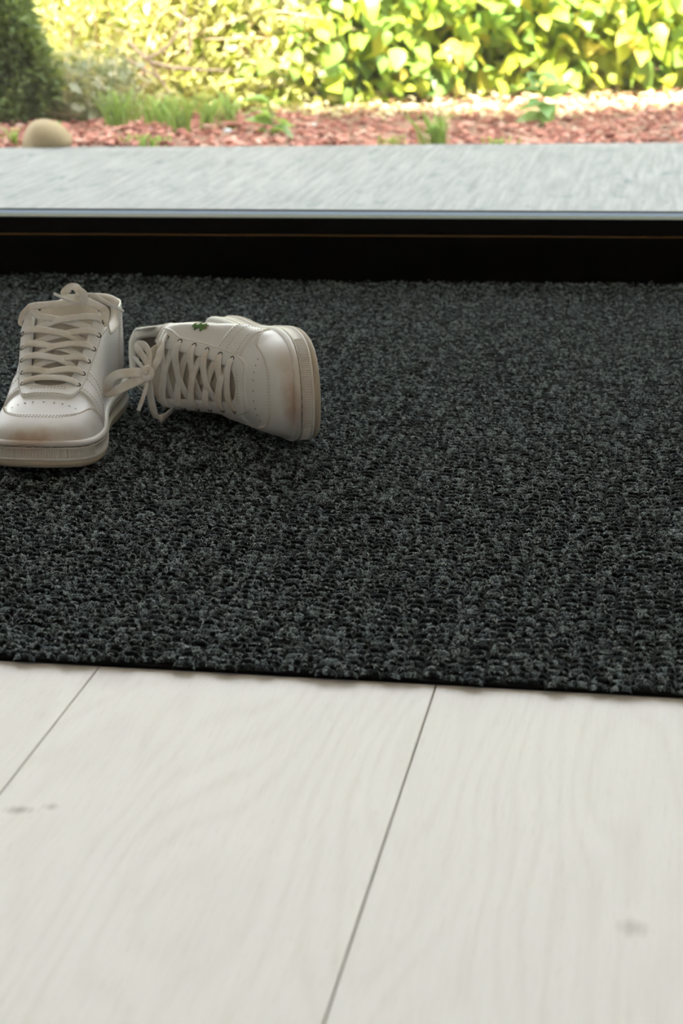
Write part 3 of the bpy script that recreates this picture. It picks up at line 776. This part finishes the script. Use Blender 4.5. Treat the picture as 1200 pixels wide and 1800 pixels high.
def rotz(a): return np.array([[math.cos(a), -math.sin(a), 0], [math.sin(a), math.cos(a), 0], [0, 0, 1.]])
_R1 = rotz(3.05811977); _T1 = np.array([-.2172504, 1.77189104, .0060])
_R2 = np.array([[0.019601951512208244, 0.3553457257343943, -0.9345293888900497], [-0.0351279171452905, -0.9338871027905362, -0.3558383181706717], [-0.9991905688776024, 0.039803196401735866, -0.005823454495245797]])
_T2 = np.array([-0.10209105302074649, 1.8234585791218803, 0.0440])
K1 = 1.672
bow1 = [
 ('lace', M_LACE, .0038, .0008, [('e',5,1,.6),('e',5,1,3.2),(42,553,1.664),(50,542,1.662),(60,538,1.662),(80,536,1.662),(110,533,1.664),(132,530,1.667),(143,526,1.670)], (0,-.6,.8), 'rib'),
 ('lace', M_LACE, .0038, .0008, [('e',5,-1,.6),('e',5,-1,3.4),(184,547,1.664),(172,538,1.665),(158,532,1.667),(147,527,1.670)], (0,-.6,.8), 'rib'),
 ('lace', M_LACE, .0037, .0008, [(142,522,1.674),(128,524,1.682),(117,522,1.686),(114,514,1.688),(124,505,1.686),(133,505,1.680),(141,514,1.675)], (.2,-.8,.5), 'rib'),
 ('lace_end', M_LACE, .0016, .0012, [(143,528,1.668),(134,531,1.663),(124,529,1.660),(116,526,1.659)], (0,-.6,.8), 'tube'),
 ('aglet', M_AGLET, .0013, .0013, [(119,527,1.659),(107,522,1.658),(94,516,1.657)], (0,-.6,.8), 'tube'),
 ('lace_end', M_LACE, .0019, .0013, [(146,522,1.670),(156,518,1.668),(168,520,1.667),(180,528,1.667),(192,535,1.667)], (0,-.6,.8), 'tube'),
 ('aglet', M_AGLET, .0014, .0014, [(190,534,1.667),(204,541,1.668),(217,547.5,1.670)], (0,-.6,.8), 'tube'),
 ('knot', M_LACE, .0032, .0022, [(137,518,1.672),(142,513,1.668),(147,517,1.666),(148,525,1.665),(143,531,1.665),(138,527,1.668),(138,520,1.668),(144,518,1.667)], (0,-.9,.3), 'knot'),
]
build_shoe('sneaker', 'upright white leather sneaker with toe towards the camera at the left edge', _R1, _T1, False, bow1, bulge=1.0, flare=1.0, belly=0.0)
bow2 = [
 ('lace', M_LACE, .0038, .0008, [('e',5,1,.6),('e',5,1,3.2),(284,606,1.650),(278,630,1.642),(270,645,1.640),(262,655,1.640)], (-.6,-.7,.1), 'rib'),
 ('lace', M_LACE, .0037, .0008, [('e',5,-1,.6),('e',5,-1,3.2),(283,736,1.652),(272,728,1.643),(266,705,1.640),(262,680,1.638),(260,662,1.638)], (-.5,-.8,.1), 'rib'),
 ('lace', M_LACE, .0037, .0007, [(260,652,1.640),(257,636,1.650),(247,620,1.662),(240,610,1.668),(245,606,1.668),(255,609,1.662),(262,622,1.652),(262,648,1.640)], (-.75,-.6,.1), 'rib'),
 ('lace', M_LACE, .0054, .0007, [(254,655,1.640),(240,655,1.640),(222,656,1.640),(206,659,1.641),(195,667,1.642),(189,680,1.642),(190,690,1.640),(200,688,1.637),(218,680,1.635),(238,670,1.635),(254,660,1.637)], (.05,-.55,.8), 'rib'),
 ('aglet', M_AGLET, .0017, .0017, [(254,650,1.642),(245,639,1.646),(235,628,1.650)], (0,-1,0), 'tube'),
 ('lace_end', M_LACE, .0019, .0013, [(258,662,1.637),(257,680,1.634),(251,700,1.632),(246,714,1.630)], (0,-1,0), 'tube'),
 ('aglet', M_AGLET, .0018, .0018, [(247,711,1.630),(243,722,1.629)], (0,-1,0), 'tube'),
 ('knot', M_LACE, .0032, .0022, [(252,652,1.642),(258,648,1.638),(264,652,1.636),(265,660,1.634),(259,665,1.634),(253,661,1.636),(254,654,1.636),(261,655,1.634)], (0,-.95,.2), 'knot'),
]
build_shoe('sneaker', 'white leather sneaker tipped onto its side, laces facing the camera, green emblem on top', _R2, _T2, True, bow2, bulge=.75, flare=0.0, belly=1.8)
# ------------------------------------------------------------------ garden beyond the glass
def mat_leaf(name, a, b, trans=.45):
    t = NT(name); r = t.math('FRACT', t.math('ADD', t.attr(), t.n('ObjectInfo').outputs['Random'])); n = t.noise(t.objco(), 60., 2., .5)
    c = t.mix(r, a, b); c = t.mix(t.math('MULTIPLY', n, .3), c, b)
    t.p(Base_Color=c, Roughness=.42)
    tl = t.n('BsdfTranslucent'); t.set(tl.inputs[0], t.mix(.4, c, (.70, .80, .05)))
    mx = t.n('MixShader'); mx.inputs[0].default_value = trans; t.set(mx.inputs[1], t.b.outputs[0]); t.set(mx.inputs[2], tl.outputs[0])
    t.set(t.out.inputs[0], mx.outputs[0]); return t.m
M_LEAF = mat_leaf('broad_leaf', (.26, .40, .05), (.54, .60, .08))
M_ORNG = mat_leaf('broad_leaf_yellowing', (.50, .50, .07), (.66, .50, .12))
M_LEAFD = mat_leaf('broad_leaf_gap_dark', (.085, .18, .045), (.27, .42, .08), .3)  # leaf green darkened to stand for the shaded gaps in the shrubs
M_SMALL = mat_leaf('small_leaf', (.42, .47, .09), (.74, .68, .36), .45)
M_DARK = mat_leaf('conifer_leaf', (.09, .15, .06), (.22, .30, .11), .25)
M_GRASS = mat_leaf('grass_blade', (.30, .48, .10), (.48, .60, .16), .4)
M_WEED = mat_leaf('weed_leaf', (.16, .34, .15), (.26, .42, .12), .35)
M_STRAW = mat_leaf('dry_straw', (.62, .50, .30), (.74, .66, .45), .3)
M_GREY = mat_leaf('grey_leaf', (.20, .24, .13), (.36, .36, .24), .3)
M_TWIG = plain('dry_twig', (.60, .44, .32), .85); M_STEM = plain('brown_stem', (.22, .14, .08), .9)
t = NT('bark_chip'); r = t.math('FRACT', t.math('ADD', t.attr(), t.n('ObjectInfo').outputs['Random']))
c = t.ramp(r, (0., (.17, .062, .045)), (.45, (.36, .145, .10)), (.8, (.46, .22, .16)), (1., (.46, .33, .25)))
t.p(Base_Color=c, Roughness=.9); t.bump(t.noise(t.objco(), 300., 2.), .4, .002); M_CHIP = t.m

# bed
def bed_h(x, y): return -.022 + .010*np.sin(x*3.1+y*2.3) + .006*np.sin(x*7.7-y*5.1) + .05*np.clip((y-4.7)/3, 0, 1)
xs = np.linspace(-7, 8, 76); k = np.linspace(0, 1, 40)**1.8
X = np.repeat(xs[:, None], 40, 1); E = np.array([edge_y(x) for x in xs]) - .03; Y = E[:, None] + k[None]*(13 - E[:, None])
Z = bed_h(X, Y)
bed = obj('mulch_bed', np.stack([X, Y, Z], -1).reshape(-1, 3), [(i*40+j, (i+1)*40+j, (i+1)*40+j+1, i*40+j+1) for i in range(75) for j in range(39)], M_SOIL)
tag(bed, 'planting bed of reddish bark chips beyond the concrete path', None, None, 'structure')
obj('lawn', [(-60, 12.5, -.03), (60, 12.5, -.03), (60, 60, -.03), (-60, 60, -.03)], [(0, 1, 2, 3)], M_SOIL, smooth=False)
tag(bpy.data.objects['lawn'], 'bare ground far behind the shrubs', None, None, 'structure')
tag(obj('ground', [(-60, -40, -.13), (60, -40, -.13), (60, 13, -.13), (-60, 13, -.13)], [(0, 1, 2, 3)], M_SOIL, smooth=False), 'earth around the house, below the path', None, None, 'structure')
def chip_proto(i):
    r = random.Random(i); l, w, h = r.uniform(.0065, .013), r.uniform(.003, .0055), r.uniform(.0012, .0028)
    n = 6; V = []
    for z in (-h, h):
        for j in range(n):
            a = 2*math.pi*j/n; q = r.uniform(.75, 1.15); V.append((l*math.cos(a)*q, w*math.sin(a)*q, z + r.uniform(-.3, .3)*h))
    F = [tuple(range(n))[::-1], tuple(range(n, 2*n))] + [(j, (j+1) % n, n+(j+1) % n, n+j) for j in range(n)]
    return np.array(V), F
protos = [chip_proto(i) for i in range(8)]; pm = []
for i, (V, F) in enumerate(protos):
    me = bpy.data.meshes.new('bark_chip'); me.from_pydata(V.tolist(), [], F); me.materials.append(M_CHIP); me.update(); pm.append(me)
def chip_pose(x, y, r): return (x, y, float(bed_h(x, y)) + r.uniform(.004, .016)), (r.gauss(0, .35), r.gauss(0, .35), r.uniform(0, 6.28))
r = random.Random(3)
for i in range(300):
    px = r.uniform(-10, 1210); x = ground(px, 245).x
    y = edge_y(x) + .012 + abs(r.gauss(0, .11)); loc, rot = chip_pose(x, y, r); s = r.uniform(.9, 1.35)
    inst('bark_chip', pm[i % 8], bed, loc, rot, (s, s, s))
VV, FF, AA, kk = [], [], [], 0
for i in range(15000):
    y = 3.75 + 3.2*r.random()**1.3; x = r.uniform(-.24*y-.7, .24*y+.7)
    if y < edge_y(x) + .02: continue
    V, F = protos[i % 8]; loc, rot = chip_pose(x, y, r); s = r.uniform(.8, 1.3)
    M = Matrix.LocRotScale(Vector(loc), Matrix.Rotation(rot[2], 3, 'Z').to_quaternion() @ Matrix.Rotation(rot[0], 3, 'X').to_quaternion(), Vector((s, s, s)))
    A = np.array(M); VV.append(V @ A[:3, :3].T + A[:3, 3]); FF += [tuple(q+kk for q in f) for f in F]; kk += len(V); AA.append(np.full(len(V), r.random()))
o = obj('bark_chips', np.vstack(VV), FF, M_CHIP, bed, smooth=False); o['kind'] = 'stuff'
a = o.data.attributes.new('rnd', 'FLOAT', 'POINT'); a.data.foreach_set('value', np.concatenate(AA).astype(np.float32))

# leaves -----------------------------------------------------------
def leaf_verts(l=1., w=.7, fold=.18, droop=.25, rows=5):
    V, F = [], []
    for i in range(rows+1):
        s = i/rows; hw = w/2*max(.02, math.sin(math.pi*min(1, s*1.02)**.72))**.85 if 0 < i < rows else .012
        z = -droop*s*s*l
        V += [(-hw, s*l, z + fold*hw), (0, s*l, z), (hw, s*l, z + fold*hw)]
    for i in range(rows):
        for j in (0, 1): F.append((i*3+j, i*3+j+1, (i+1)*3+j+1, (i+1)*3+j))
    return np.array(V), F
def leaf_mesh(name, mat, **kw):
    V, F = leaf_verts(**kw); me = bpy.data.meshes.new(name); me.from_pydata(V.tolist(), [], F); me.materials.append(mat)
    me.polygons.foreach_set('use_smooth', np.ones(len(F), bool)); me.update(); return me
def leaf_bulk(name, P, Rz, tilt, roll, sc, mat, parent, **kw):
    V0, F0 = leaf_verts(**kw); n = len(P); m = len(V0)
    cz, sz, ct, stt, cr, sr = np.cos(Rz), np.sin(Rz), np.cos(tilt), np.sin(tilt), np.cos(roll), np.sin(roll)
    X = V0[None, :, 0]*cr[:, None] + V0[None, :, 2]*sr[:, None]; Z1 = -V0[None, :, 0]*sr[:, None] + V0[None, :, 2]*cr[:, None]; Y1 = np.broadcast_to(V0[None, :, 1], X.shape)
    Y = Y1*ct[:, None] - Z1*stt[:, None]; Z = Y1*stt[:, None] + Z1*ct[:, None]
    W = np.stack([X*cz[:, None] - Y*sz[:, None], X*sz[:, None] + Y*cz[:, None], Z], -1)*sc[:, None, None] + P[:, None, :]
    F = (np.arange(n)[:, None, None]*m + np.array(F0)[None]).reshape(-1, 4)
    o = bulk_mesh(name, W.reshape(-1, 3), F, mat, parent, np.repeat(RNG.uniform(0, 1, n), m)); o['kind'] = 'stuff'
    return o
def stem_obj(name, pts, r0, r1, mat, parent, n=10, sides=6):
    P = catmull(np.array(pts), n); w = np.linspace(r0, r1, n); return obj(name, *sweep(P, (.3, .9, .1), w, w, sides), mat, parent)
LM = [leaf_mesh('leaf', m, w=w, fold=f, droop=d) for m, w, f, d in ((M_LEAF, .72, .2, .25), (M_LEAF, .80, .12, .35), (M_LEAFD, .70, .25, .15), (M_ORNG, .66, .3, .4), (M_LEAFD, .78, .15, .3))]
def broad_shrub(px, py, wid, dep, hgt, label, nleaf, nbulk, seed, size=.052, dark=.35):
    g = ground(px, py, .0); rr = np.random.default_rng(seed)
    base = np.array([g.x, g.y + dep/2, float(bed_h(g.x, g.y))]); root = tag(empty('broadleaf_shrub', base), label, 'shrub', 'leafy shrubs along the bed')
    for i in range(9):                            # stems
        a = rr.uniform(-1, 1); x1 = a*wid*.5; y1 = rr.uniform(-.5, .3)*dep; h = rr.uniform(.5, .95)*hgt
        stem_obj('stem', [(x1*.25, y1*.3, -.02), (x1*.5, y1*.7, h*.35), (x1*.8 + rr.normal(0, .03), y1*.9, h*.7), (x1, y1, h)], .006, .0025, M_STEM, root, 8, 5)
    for i in range(nleaf):                        # leaves on the face that looks at the house, low down
        x = rr.uniform(-.54, .54)*wid; z = .012 + .30*rr.random()**.85
        q = 1 - (abs(x)/(wid*.58))**2.5; y = -dep*.5*q**.5 + rr.normal(.0, .035) + .05*(z < .05)
        s = size*rr.uniform(.65, 1.3); lm = LM[(3 if rr.random() < .3 else int(rr.integers(0, 2))) if rr.random() > dark else (2 if rr.random() < .5 else 4)]
        inst('leaf', lm, root, (x, y, z), (rr.normal(-.55, .45), rr.normal(0, .5), math.pi + rr.normal(0, 1.0)), (s, s, s))
    for mat, fr, nm in ((M_LEAF, .62, 'foliage'), (M_LEAFD, .38, 'foliage')):
        n = int(nbulk*fr); P = np.empty((n, 3)); P[:, 0] = rr.uniform(-.56, .56, n)*wid; P[:, 2] = .02 + rr.random(n)*(hgt - .02)
        q = np.clip(1 - (np.abs(P[:, 0])/(wid*.6))**2.5, .02, 1)**.5*np.clip(1 - (P[:, 2]/(hgt*1.05))**4, .05, 1)**.5
        P[:, 1] = -dep*.5*q + np.abs(rr.normal(0, .16, n)) + .03
        leaf_bulk(nm, P, math.pi + rr.normal(0, 1.1, n), rr.normal(-.5, .5, n), rr.normal(0, .5, n), size*rr.uniform(.7, 1.25, n), mat, root, w=.74, fold=.2, droop=.25, rows=3)
    return root
SB = [
 (545, 176, .62, .50, .95, 'leafy green shrub growing just right of the dry twigs', 190, 2600, 1, .050, .40),
 (720, 166, .60, .50, 1.0, 'broad-leaved shrub with deep dark gaps, above the middle of the path', 210, 2600, 2, .056, .50),
 (880, 164, .58, .50, .95, 'bright yellow-green shrub behind the drooping weed', 210, 2600, 3, .054, .22),
 (1040, 162, .60, .50, 1.0, 'bright broad-leaved shrub behind the sunlit strip of bark', 210, 2600, 4, .052, .28),
 (1200, 160, .62, .50, .95, 'broad-leaved shrub cut by the right edge of the view', 160, 2400, 5, .054, .25),
]
for s in SB: broad_shrub(*s)
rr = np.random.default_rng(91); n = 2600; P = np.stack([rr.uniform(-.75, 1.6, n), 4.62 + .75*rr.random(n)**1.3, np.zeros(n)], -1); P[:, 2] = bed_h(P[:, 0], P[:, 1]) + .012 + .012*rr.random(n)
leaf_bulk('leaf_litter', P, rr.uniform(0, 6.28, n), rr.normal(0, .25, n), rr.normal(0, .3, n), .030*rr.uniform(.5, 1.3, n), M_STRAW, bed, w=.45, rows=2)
# a second, taller row that closes the view behind them
for i, (px, lab) in enumerate(((120, 'tall shrub in the rear row behind the left thicket'), (380, 'tall shrub in the rear row behind the dry twigs'), (650, 'tall shrub in the rear row behind the middle shrubs'),
                               (900, 'tall shrub in the rear row behind the yellow-green shrub'), (1150, 'tall shrub in the rear row near the right edge'), (-170, 'tall shrub in the rear row just outside the left edge'), (-460, 'tall shrub in the rear row far outside the left edge'), (1420, 'tall shrub in the rear row just outside the right edge'), (1690, 'tall shrub in the rear row far outside the right edge'))):
    rr = np.random.default_rng(50+i); g = ground(px, 118); root = tag(empty('rear_shrub', (g.x, g.y+.3, float(bed_h(g.x, g.y)))), lab, 'shrub', 'rear row of shrubs')
    for j in range(5):
        a = rr.uniform(-.4, .4); stem_obj('stem', [(a*.3, 0, -.02), (a*.6, rr.normal(0, .05), .5), (a, rr.normal(0, .1), 1.2)], .009, .004, M_STEM, root, 6, 5)
    n = 5200; P = np.stack([rr.uniform(-.62, .62, n), rr.normal(0, .16, n), .01 + rr.random(n)**1.1*1.5], -1)
    leaf_bulk('foliage', P, math.pi + rr.normal(0, 1.2, n), rr.normal(-.5, .5, n), rr.normal(0, .6, n), .055*rr.uniform(.6, 1.2, n), M_LEAFD if i % 2 else M_LEAF, root, w=.74, rows=3)
# left: yellow thicket of small leaves and dry twigs
def thicket(px, py, wid, dep, hgt, label, seed, nleaf, nbr, twig_r=.0032, mat=M_SMALL, size=.017, lean=0.):
    g = ground(px, py); rr = np.random.default_rng(seed); root = tag(empty('twiggy_bush', (g.x, g.y + dep/2, float(bed_h(g.x, g.y)))), label, 'bush', 'twiggy bushes left in the bed')
    for i in range(nbr):
        x0 = rr.uniform(-.3, .3)*wid; a = float(np.clip(rr.normal(0, .25), -.32, .32)); h = rr.uniform(.18, .75)*hgt; yf = rr.uniform(-.5, -.1)*dep
        P = [(x0, yf*.3, -.02), (x0 + a*h*.4, yf*.7, h*.4), (x0 + a*h + rr.normal(0, .04), yf, h*.75), (x0 + a*h*1.9 + rr.normal(0, .08), yf*1.15, h*rr.uniform(.7, 1.05))]
        stem_obj('branch', P, twig_r*rr.uniform(.7, 1.3), twig_r*.4, M_TWIG, root, 12, 5)
    n = nleaf; P = np.stack([rr.uniform(-.55, .55, n)*wid, 0*rr.random(n), .015 + rr.random(n)**1.15*hgt], -1)
    P[:, 1] = -dep*.5*np.clip(1 - (np.abs(P[:, 0])/(wid*.62))**2, .05, 1)**.5 + np.abs(rr.normal(0, .15, n))
    leaf_bulk('foliage', P, math.pi + rr.normal(0, 1.4, n), rr.normal(-.3, .6, n), rr.normal(0, .6, n), size*np.exp(rr.normal(-.15, .45, n)), mat, root, w=.5, rows=3)
    n2 = n//3; Q = P[rr.integers(0, n, n2)] + rr.normal(0, .02, (n2, 3)); leaf_bulk('dry_blades', Q, rr.uniform(0, 6.28, n2), rr.normal(.5, .7, n2), rr.normal(0, .6, n2), .05*rr.uniform(.5, 1.4, n2), M_STRAW, root, w=.06, rows=3)
    Q = P[rr.integers(0, n, n2)] + rr.normal(0, .02, (n2, 3)); leaf_bulk('foliage', Q, rr.uniform(0, 6.28, n2), rr.normal(-.3, .6, n2), rr.normal(0, .6, n2), size*1.5*rr.uniform(.6, 1.3, n2), mat, root, w=.6, rows=3)
    return root
thicket(150, 188, .55, .45, .95, 'hazy yellow bush between dark conifer and dry twigs', 21, 5200, 12)
thicket(320, 184, .62, .45, .95, 'yellow-green bush full of bare dry twigs above the grass tufts', 22, 5200, 26, .0036)
thicket(435, 180, .40, .40, .9, 'small-leaved bush between the dry twigs and the green shrubs', 23, 2400, 8, .003, M_SMALL, .026)
thicket(112, 206, .26, .18, .13, 'low grey-green scrub in the shade between conifer and grass tufts', 24, 1500, 8, .002, M_GREY, .018)
# big crossing twigs
tw = tag(empty('dead_branch', ground(285, 150) + Vector((0, -.03, 0))), 'bare pale branch leaning through the yellow bush', 'branch'); _o = np.array(tw.location)
for nm, pts in (('branch', [(222, 70), (247, 95), (262, 108), (275, 130), (300, 165)]), ('twig', [(258, 104), (285, 88), (305, 68), (320, 35), (326, 5)]), ('twig', [(262, 108), (300, 118), (345, 122), (395, 124)]),
                ('twig', [(330, 100), (334, 70), (332, 30)]), ('twig', [(215, 100), (250, 120), (283, 140)])):
    stem_obj(nm, [np.array(at_y(*p, 4.52)) - _o for p in pts], .0042, .0022, M_TWIG, tw, 16, 6)
# dark conifer-like bush at the far left, in the shade of the house
g = ground(8, 216); rr = np.random.default_rng(31)
cb = tag(empty('conifer_bush', (g.x-.02, g.y + .12, float(bed_h(g.x, g.y)))), 'dark green dense conifer bush at the left edge behind the stone', 'bush')
for i in range(7):
    a = rr.uniform(-.12, .12); stem_obj('stem', [(a*.2, 0, -.02), (a*.6, rr.normal(0, .02), .12), (a*1.1, rr.normal(0, .03), .22)], .005, .002, M_STEM, cb, 8, 5)
n = 9000; ph = rr.uniform(0, 2*math.pi, n); z = .015 + rr.random(n)**1.15*.27; rad = .098*np.clip(1 - (z/.31)**2, .05, 1)**.5*np.clip(.75+z*2.6, 0, 1)*rr.random(n)**.35*(1 + .22*np.sin(ph*3 + z*21) + .12*np.sin(ph*7 - z*40))
P = np.stack([rad*np.cos(ph), rad*np.sin(ph)*.8, z], -1)
leaf_bulk('foliage', P, ph - math.pi/2 + rr.normal(0, .4, n), rr.normal(.45, .4, n), rr.normal(0, .6, n), .030*rr.uniform(.6, 1.3, n), M_DARK, cb, w=.30, rows=3)
# grass tufts, weeds, stones
def grass(px, py, h, n, spread, label, seed, mat=M_GRASS):
    g = ground(px, py, -.005); rr = np.random.default_rng(seed); VF = []
    for i in range(int(n*1.7)):
        a = rr.uniform(0, 6.28); r0 = spread*rr.random(); x, y = r0*math.cos(a), r0*math.sin(a)*.6; hh = 1.6*h*rr.uniform(.55, 1.1); le = rr.normal(0, .35)*hh; l2 = rr.normal(0, .25)*hh
        P = catmull(np.array([(x, y, -.01), (x+le*.25, y+l2*.3, hh*.5), (x+le, y+l2, hh)]), 6)
        VF.append(sweep(P, (rr.normal(), rr.normal(), .2), np.linspace(.0045, .0012, 6), .0003, 4))
    o = obj('grass_tuft', *merge(*VF), mat); o.location = (g.x, g.y, float(bed_h(g.x, g.y)) + .004)
    tag(o, label, 'grass', 'grass tufts in the bark')
for a in ((205, 222, .050, 22, .025, 'tall thin grass tuft nearest the stone', 61), (245, 214, .045, 16, .03, 'sparse grass tuft in the bark, second from the stone', 62), (285, 222, .040, 26, .035, 'dense grass tuft below the dry twigs', 63),
          (318, 236, .050, 24, .022, 'grass tuft closest to the path below the dry twigs', 64), (365, 226, .045, 22, .025, 'grass tuft right of the dry twigs', 65), (402, 218, .045, 18, .02, 'grass tuft beside the blue-green seedling', 66),
          (762, 250, .046, 26, .030, 'bright grass tuft at the path edge above the middle', 67), (690, 250, .018, 16, .03, 'low grass sprig at the path edge left of the bright tuft', 68), (880, 250, .016, 18, .04, 'low grass sprig at the path edge right of the bright tuft', 69),
          (255, 256, .012, 26, .06, 'flat strip of grass along the path right of the stone', 70), (22, 254, .022, 14, .015, 'little grass sprig left of the stone', 71)):
    grass(*a)
def weed(px, py, pts, leaves, label, size, seed):
    g = ground(px, py, -.005); rr = np.random.default_rng(seed); root = tag(empty('weed', (g.x, g.y, float(bed_h(g.x, g.y)) + .006)), label, 'weed'); P = catmull(np.array(pts), 10)
    obj('stem', *sweep(P, (1, 0, 0), np.linspace(.0022, .0012, 10), np.linspace(.0022, .0012, 10), 6), M_WEED, root)
    me = leaf_mesh('leaf', M_WEED, w=.62, fold=.25, droop=.3)
    for i in range(leaves):
        q = P[min(9, 2 + int(i*8/leaves))]; s = size*rr.uniform(.8, 1.25)
        inst('leaf', me, root, tuple(q), (rr.normal(.25, .3), rr.normal(0, .3), rr.uniform(0, 6.28)), (s, s, s))
weed(476, 236, [(0, 0, -.01), (.004, 0, .03), (-.003, -.004, .075)], 12, 'blue-green seedling with upright leaves in the bark', .052, 81)
weed(952, 198, [(0, 0, -.01), (.003, -.01, .05), (-.02, -.03, .11)], 16, 'drooping leafy weed at the edge of the sunlit bark', .064, 82)
weed(105, 228, [(0, 0, -.01), (.002, 0, .01), (-.003, -.002, .02)], 6, 'tiny weed just behind the stone', .014, 83)
def stone(px, py, wpx, hpx, label, col, seed, name='stone'):
    g = ground(px, py, .0); d = math.hypot(g.y, HC); w = wpx/FPX*d/2; h = hpx/FPX*d
    bm = bmesh.new(); bmesh.ops.create_icosphere(bm, subdivisions=4, radius=1); r = random.Random(seed); ph = [r.uniform(0, 6.28) for _ in range(9)]
    for v in bm.verts:
        c = v.co; k = 1 + .06*math.sin(2.1*c.x+ph[0]) + .05*math.sin(3*c.y+ph[1]) + .04*math.sin(4*c.z+ph[2]+c.x*2)
        top = h*.82 if c.z > 0 else h*.35
        v.co = Vector((c.x*k*w, c.y*k*w*.72, c.z*k*top*(1 - .12*c.x)))
    me = bpy.data.meshes.new(name); bm.to_mesh(me); bm.free(); me.polygons.foreach_set('use_smooth', np.ones(len(me.polygons), bool))
    t = NT('river_stone'); n = t.noise(t.objco(), 30., 4., .6); t.p(Base_Color=t.mix(n, tuple(q*.75 for q in col), tuple(min(1, q*1.2) for q in col)), Roughness=.8); t.bump(n, .3, .004); me.materials.append(t.m)
    o = bpy.data.objects.new(name, me); COL.objects.link(o); o.location = (g.x, g.y + w*.5, float(bed_h(g.x, g.y)) + h*.12 + .004); tag(o, label, 'stone', 'stones in the bed' if wpx < 60 else None)
stone(77, 257, 92, 50, 'rounded olive-brown stone lying at the edge of the concrete path', (.22, .17, .085), 1)
for a in ((355, 207, 14, 7, 'small pale pebble between the grass tufts', (.62, .60, .58), 2), (262, 223, 10, 6, 'tiny grey pebble in front of the dense grass tuft', (.42, .40, .42), 3), (400, 226, 16, 6, 'flat grey pebble beside the grass near the seedling', (.45, .47, .46), 4), (553, 207, 22, 6, 'flat grey pebble right of the blue-green seedling', (.48, .46, .42), 5)):
    stone(*a)
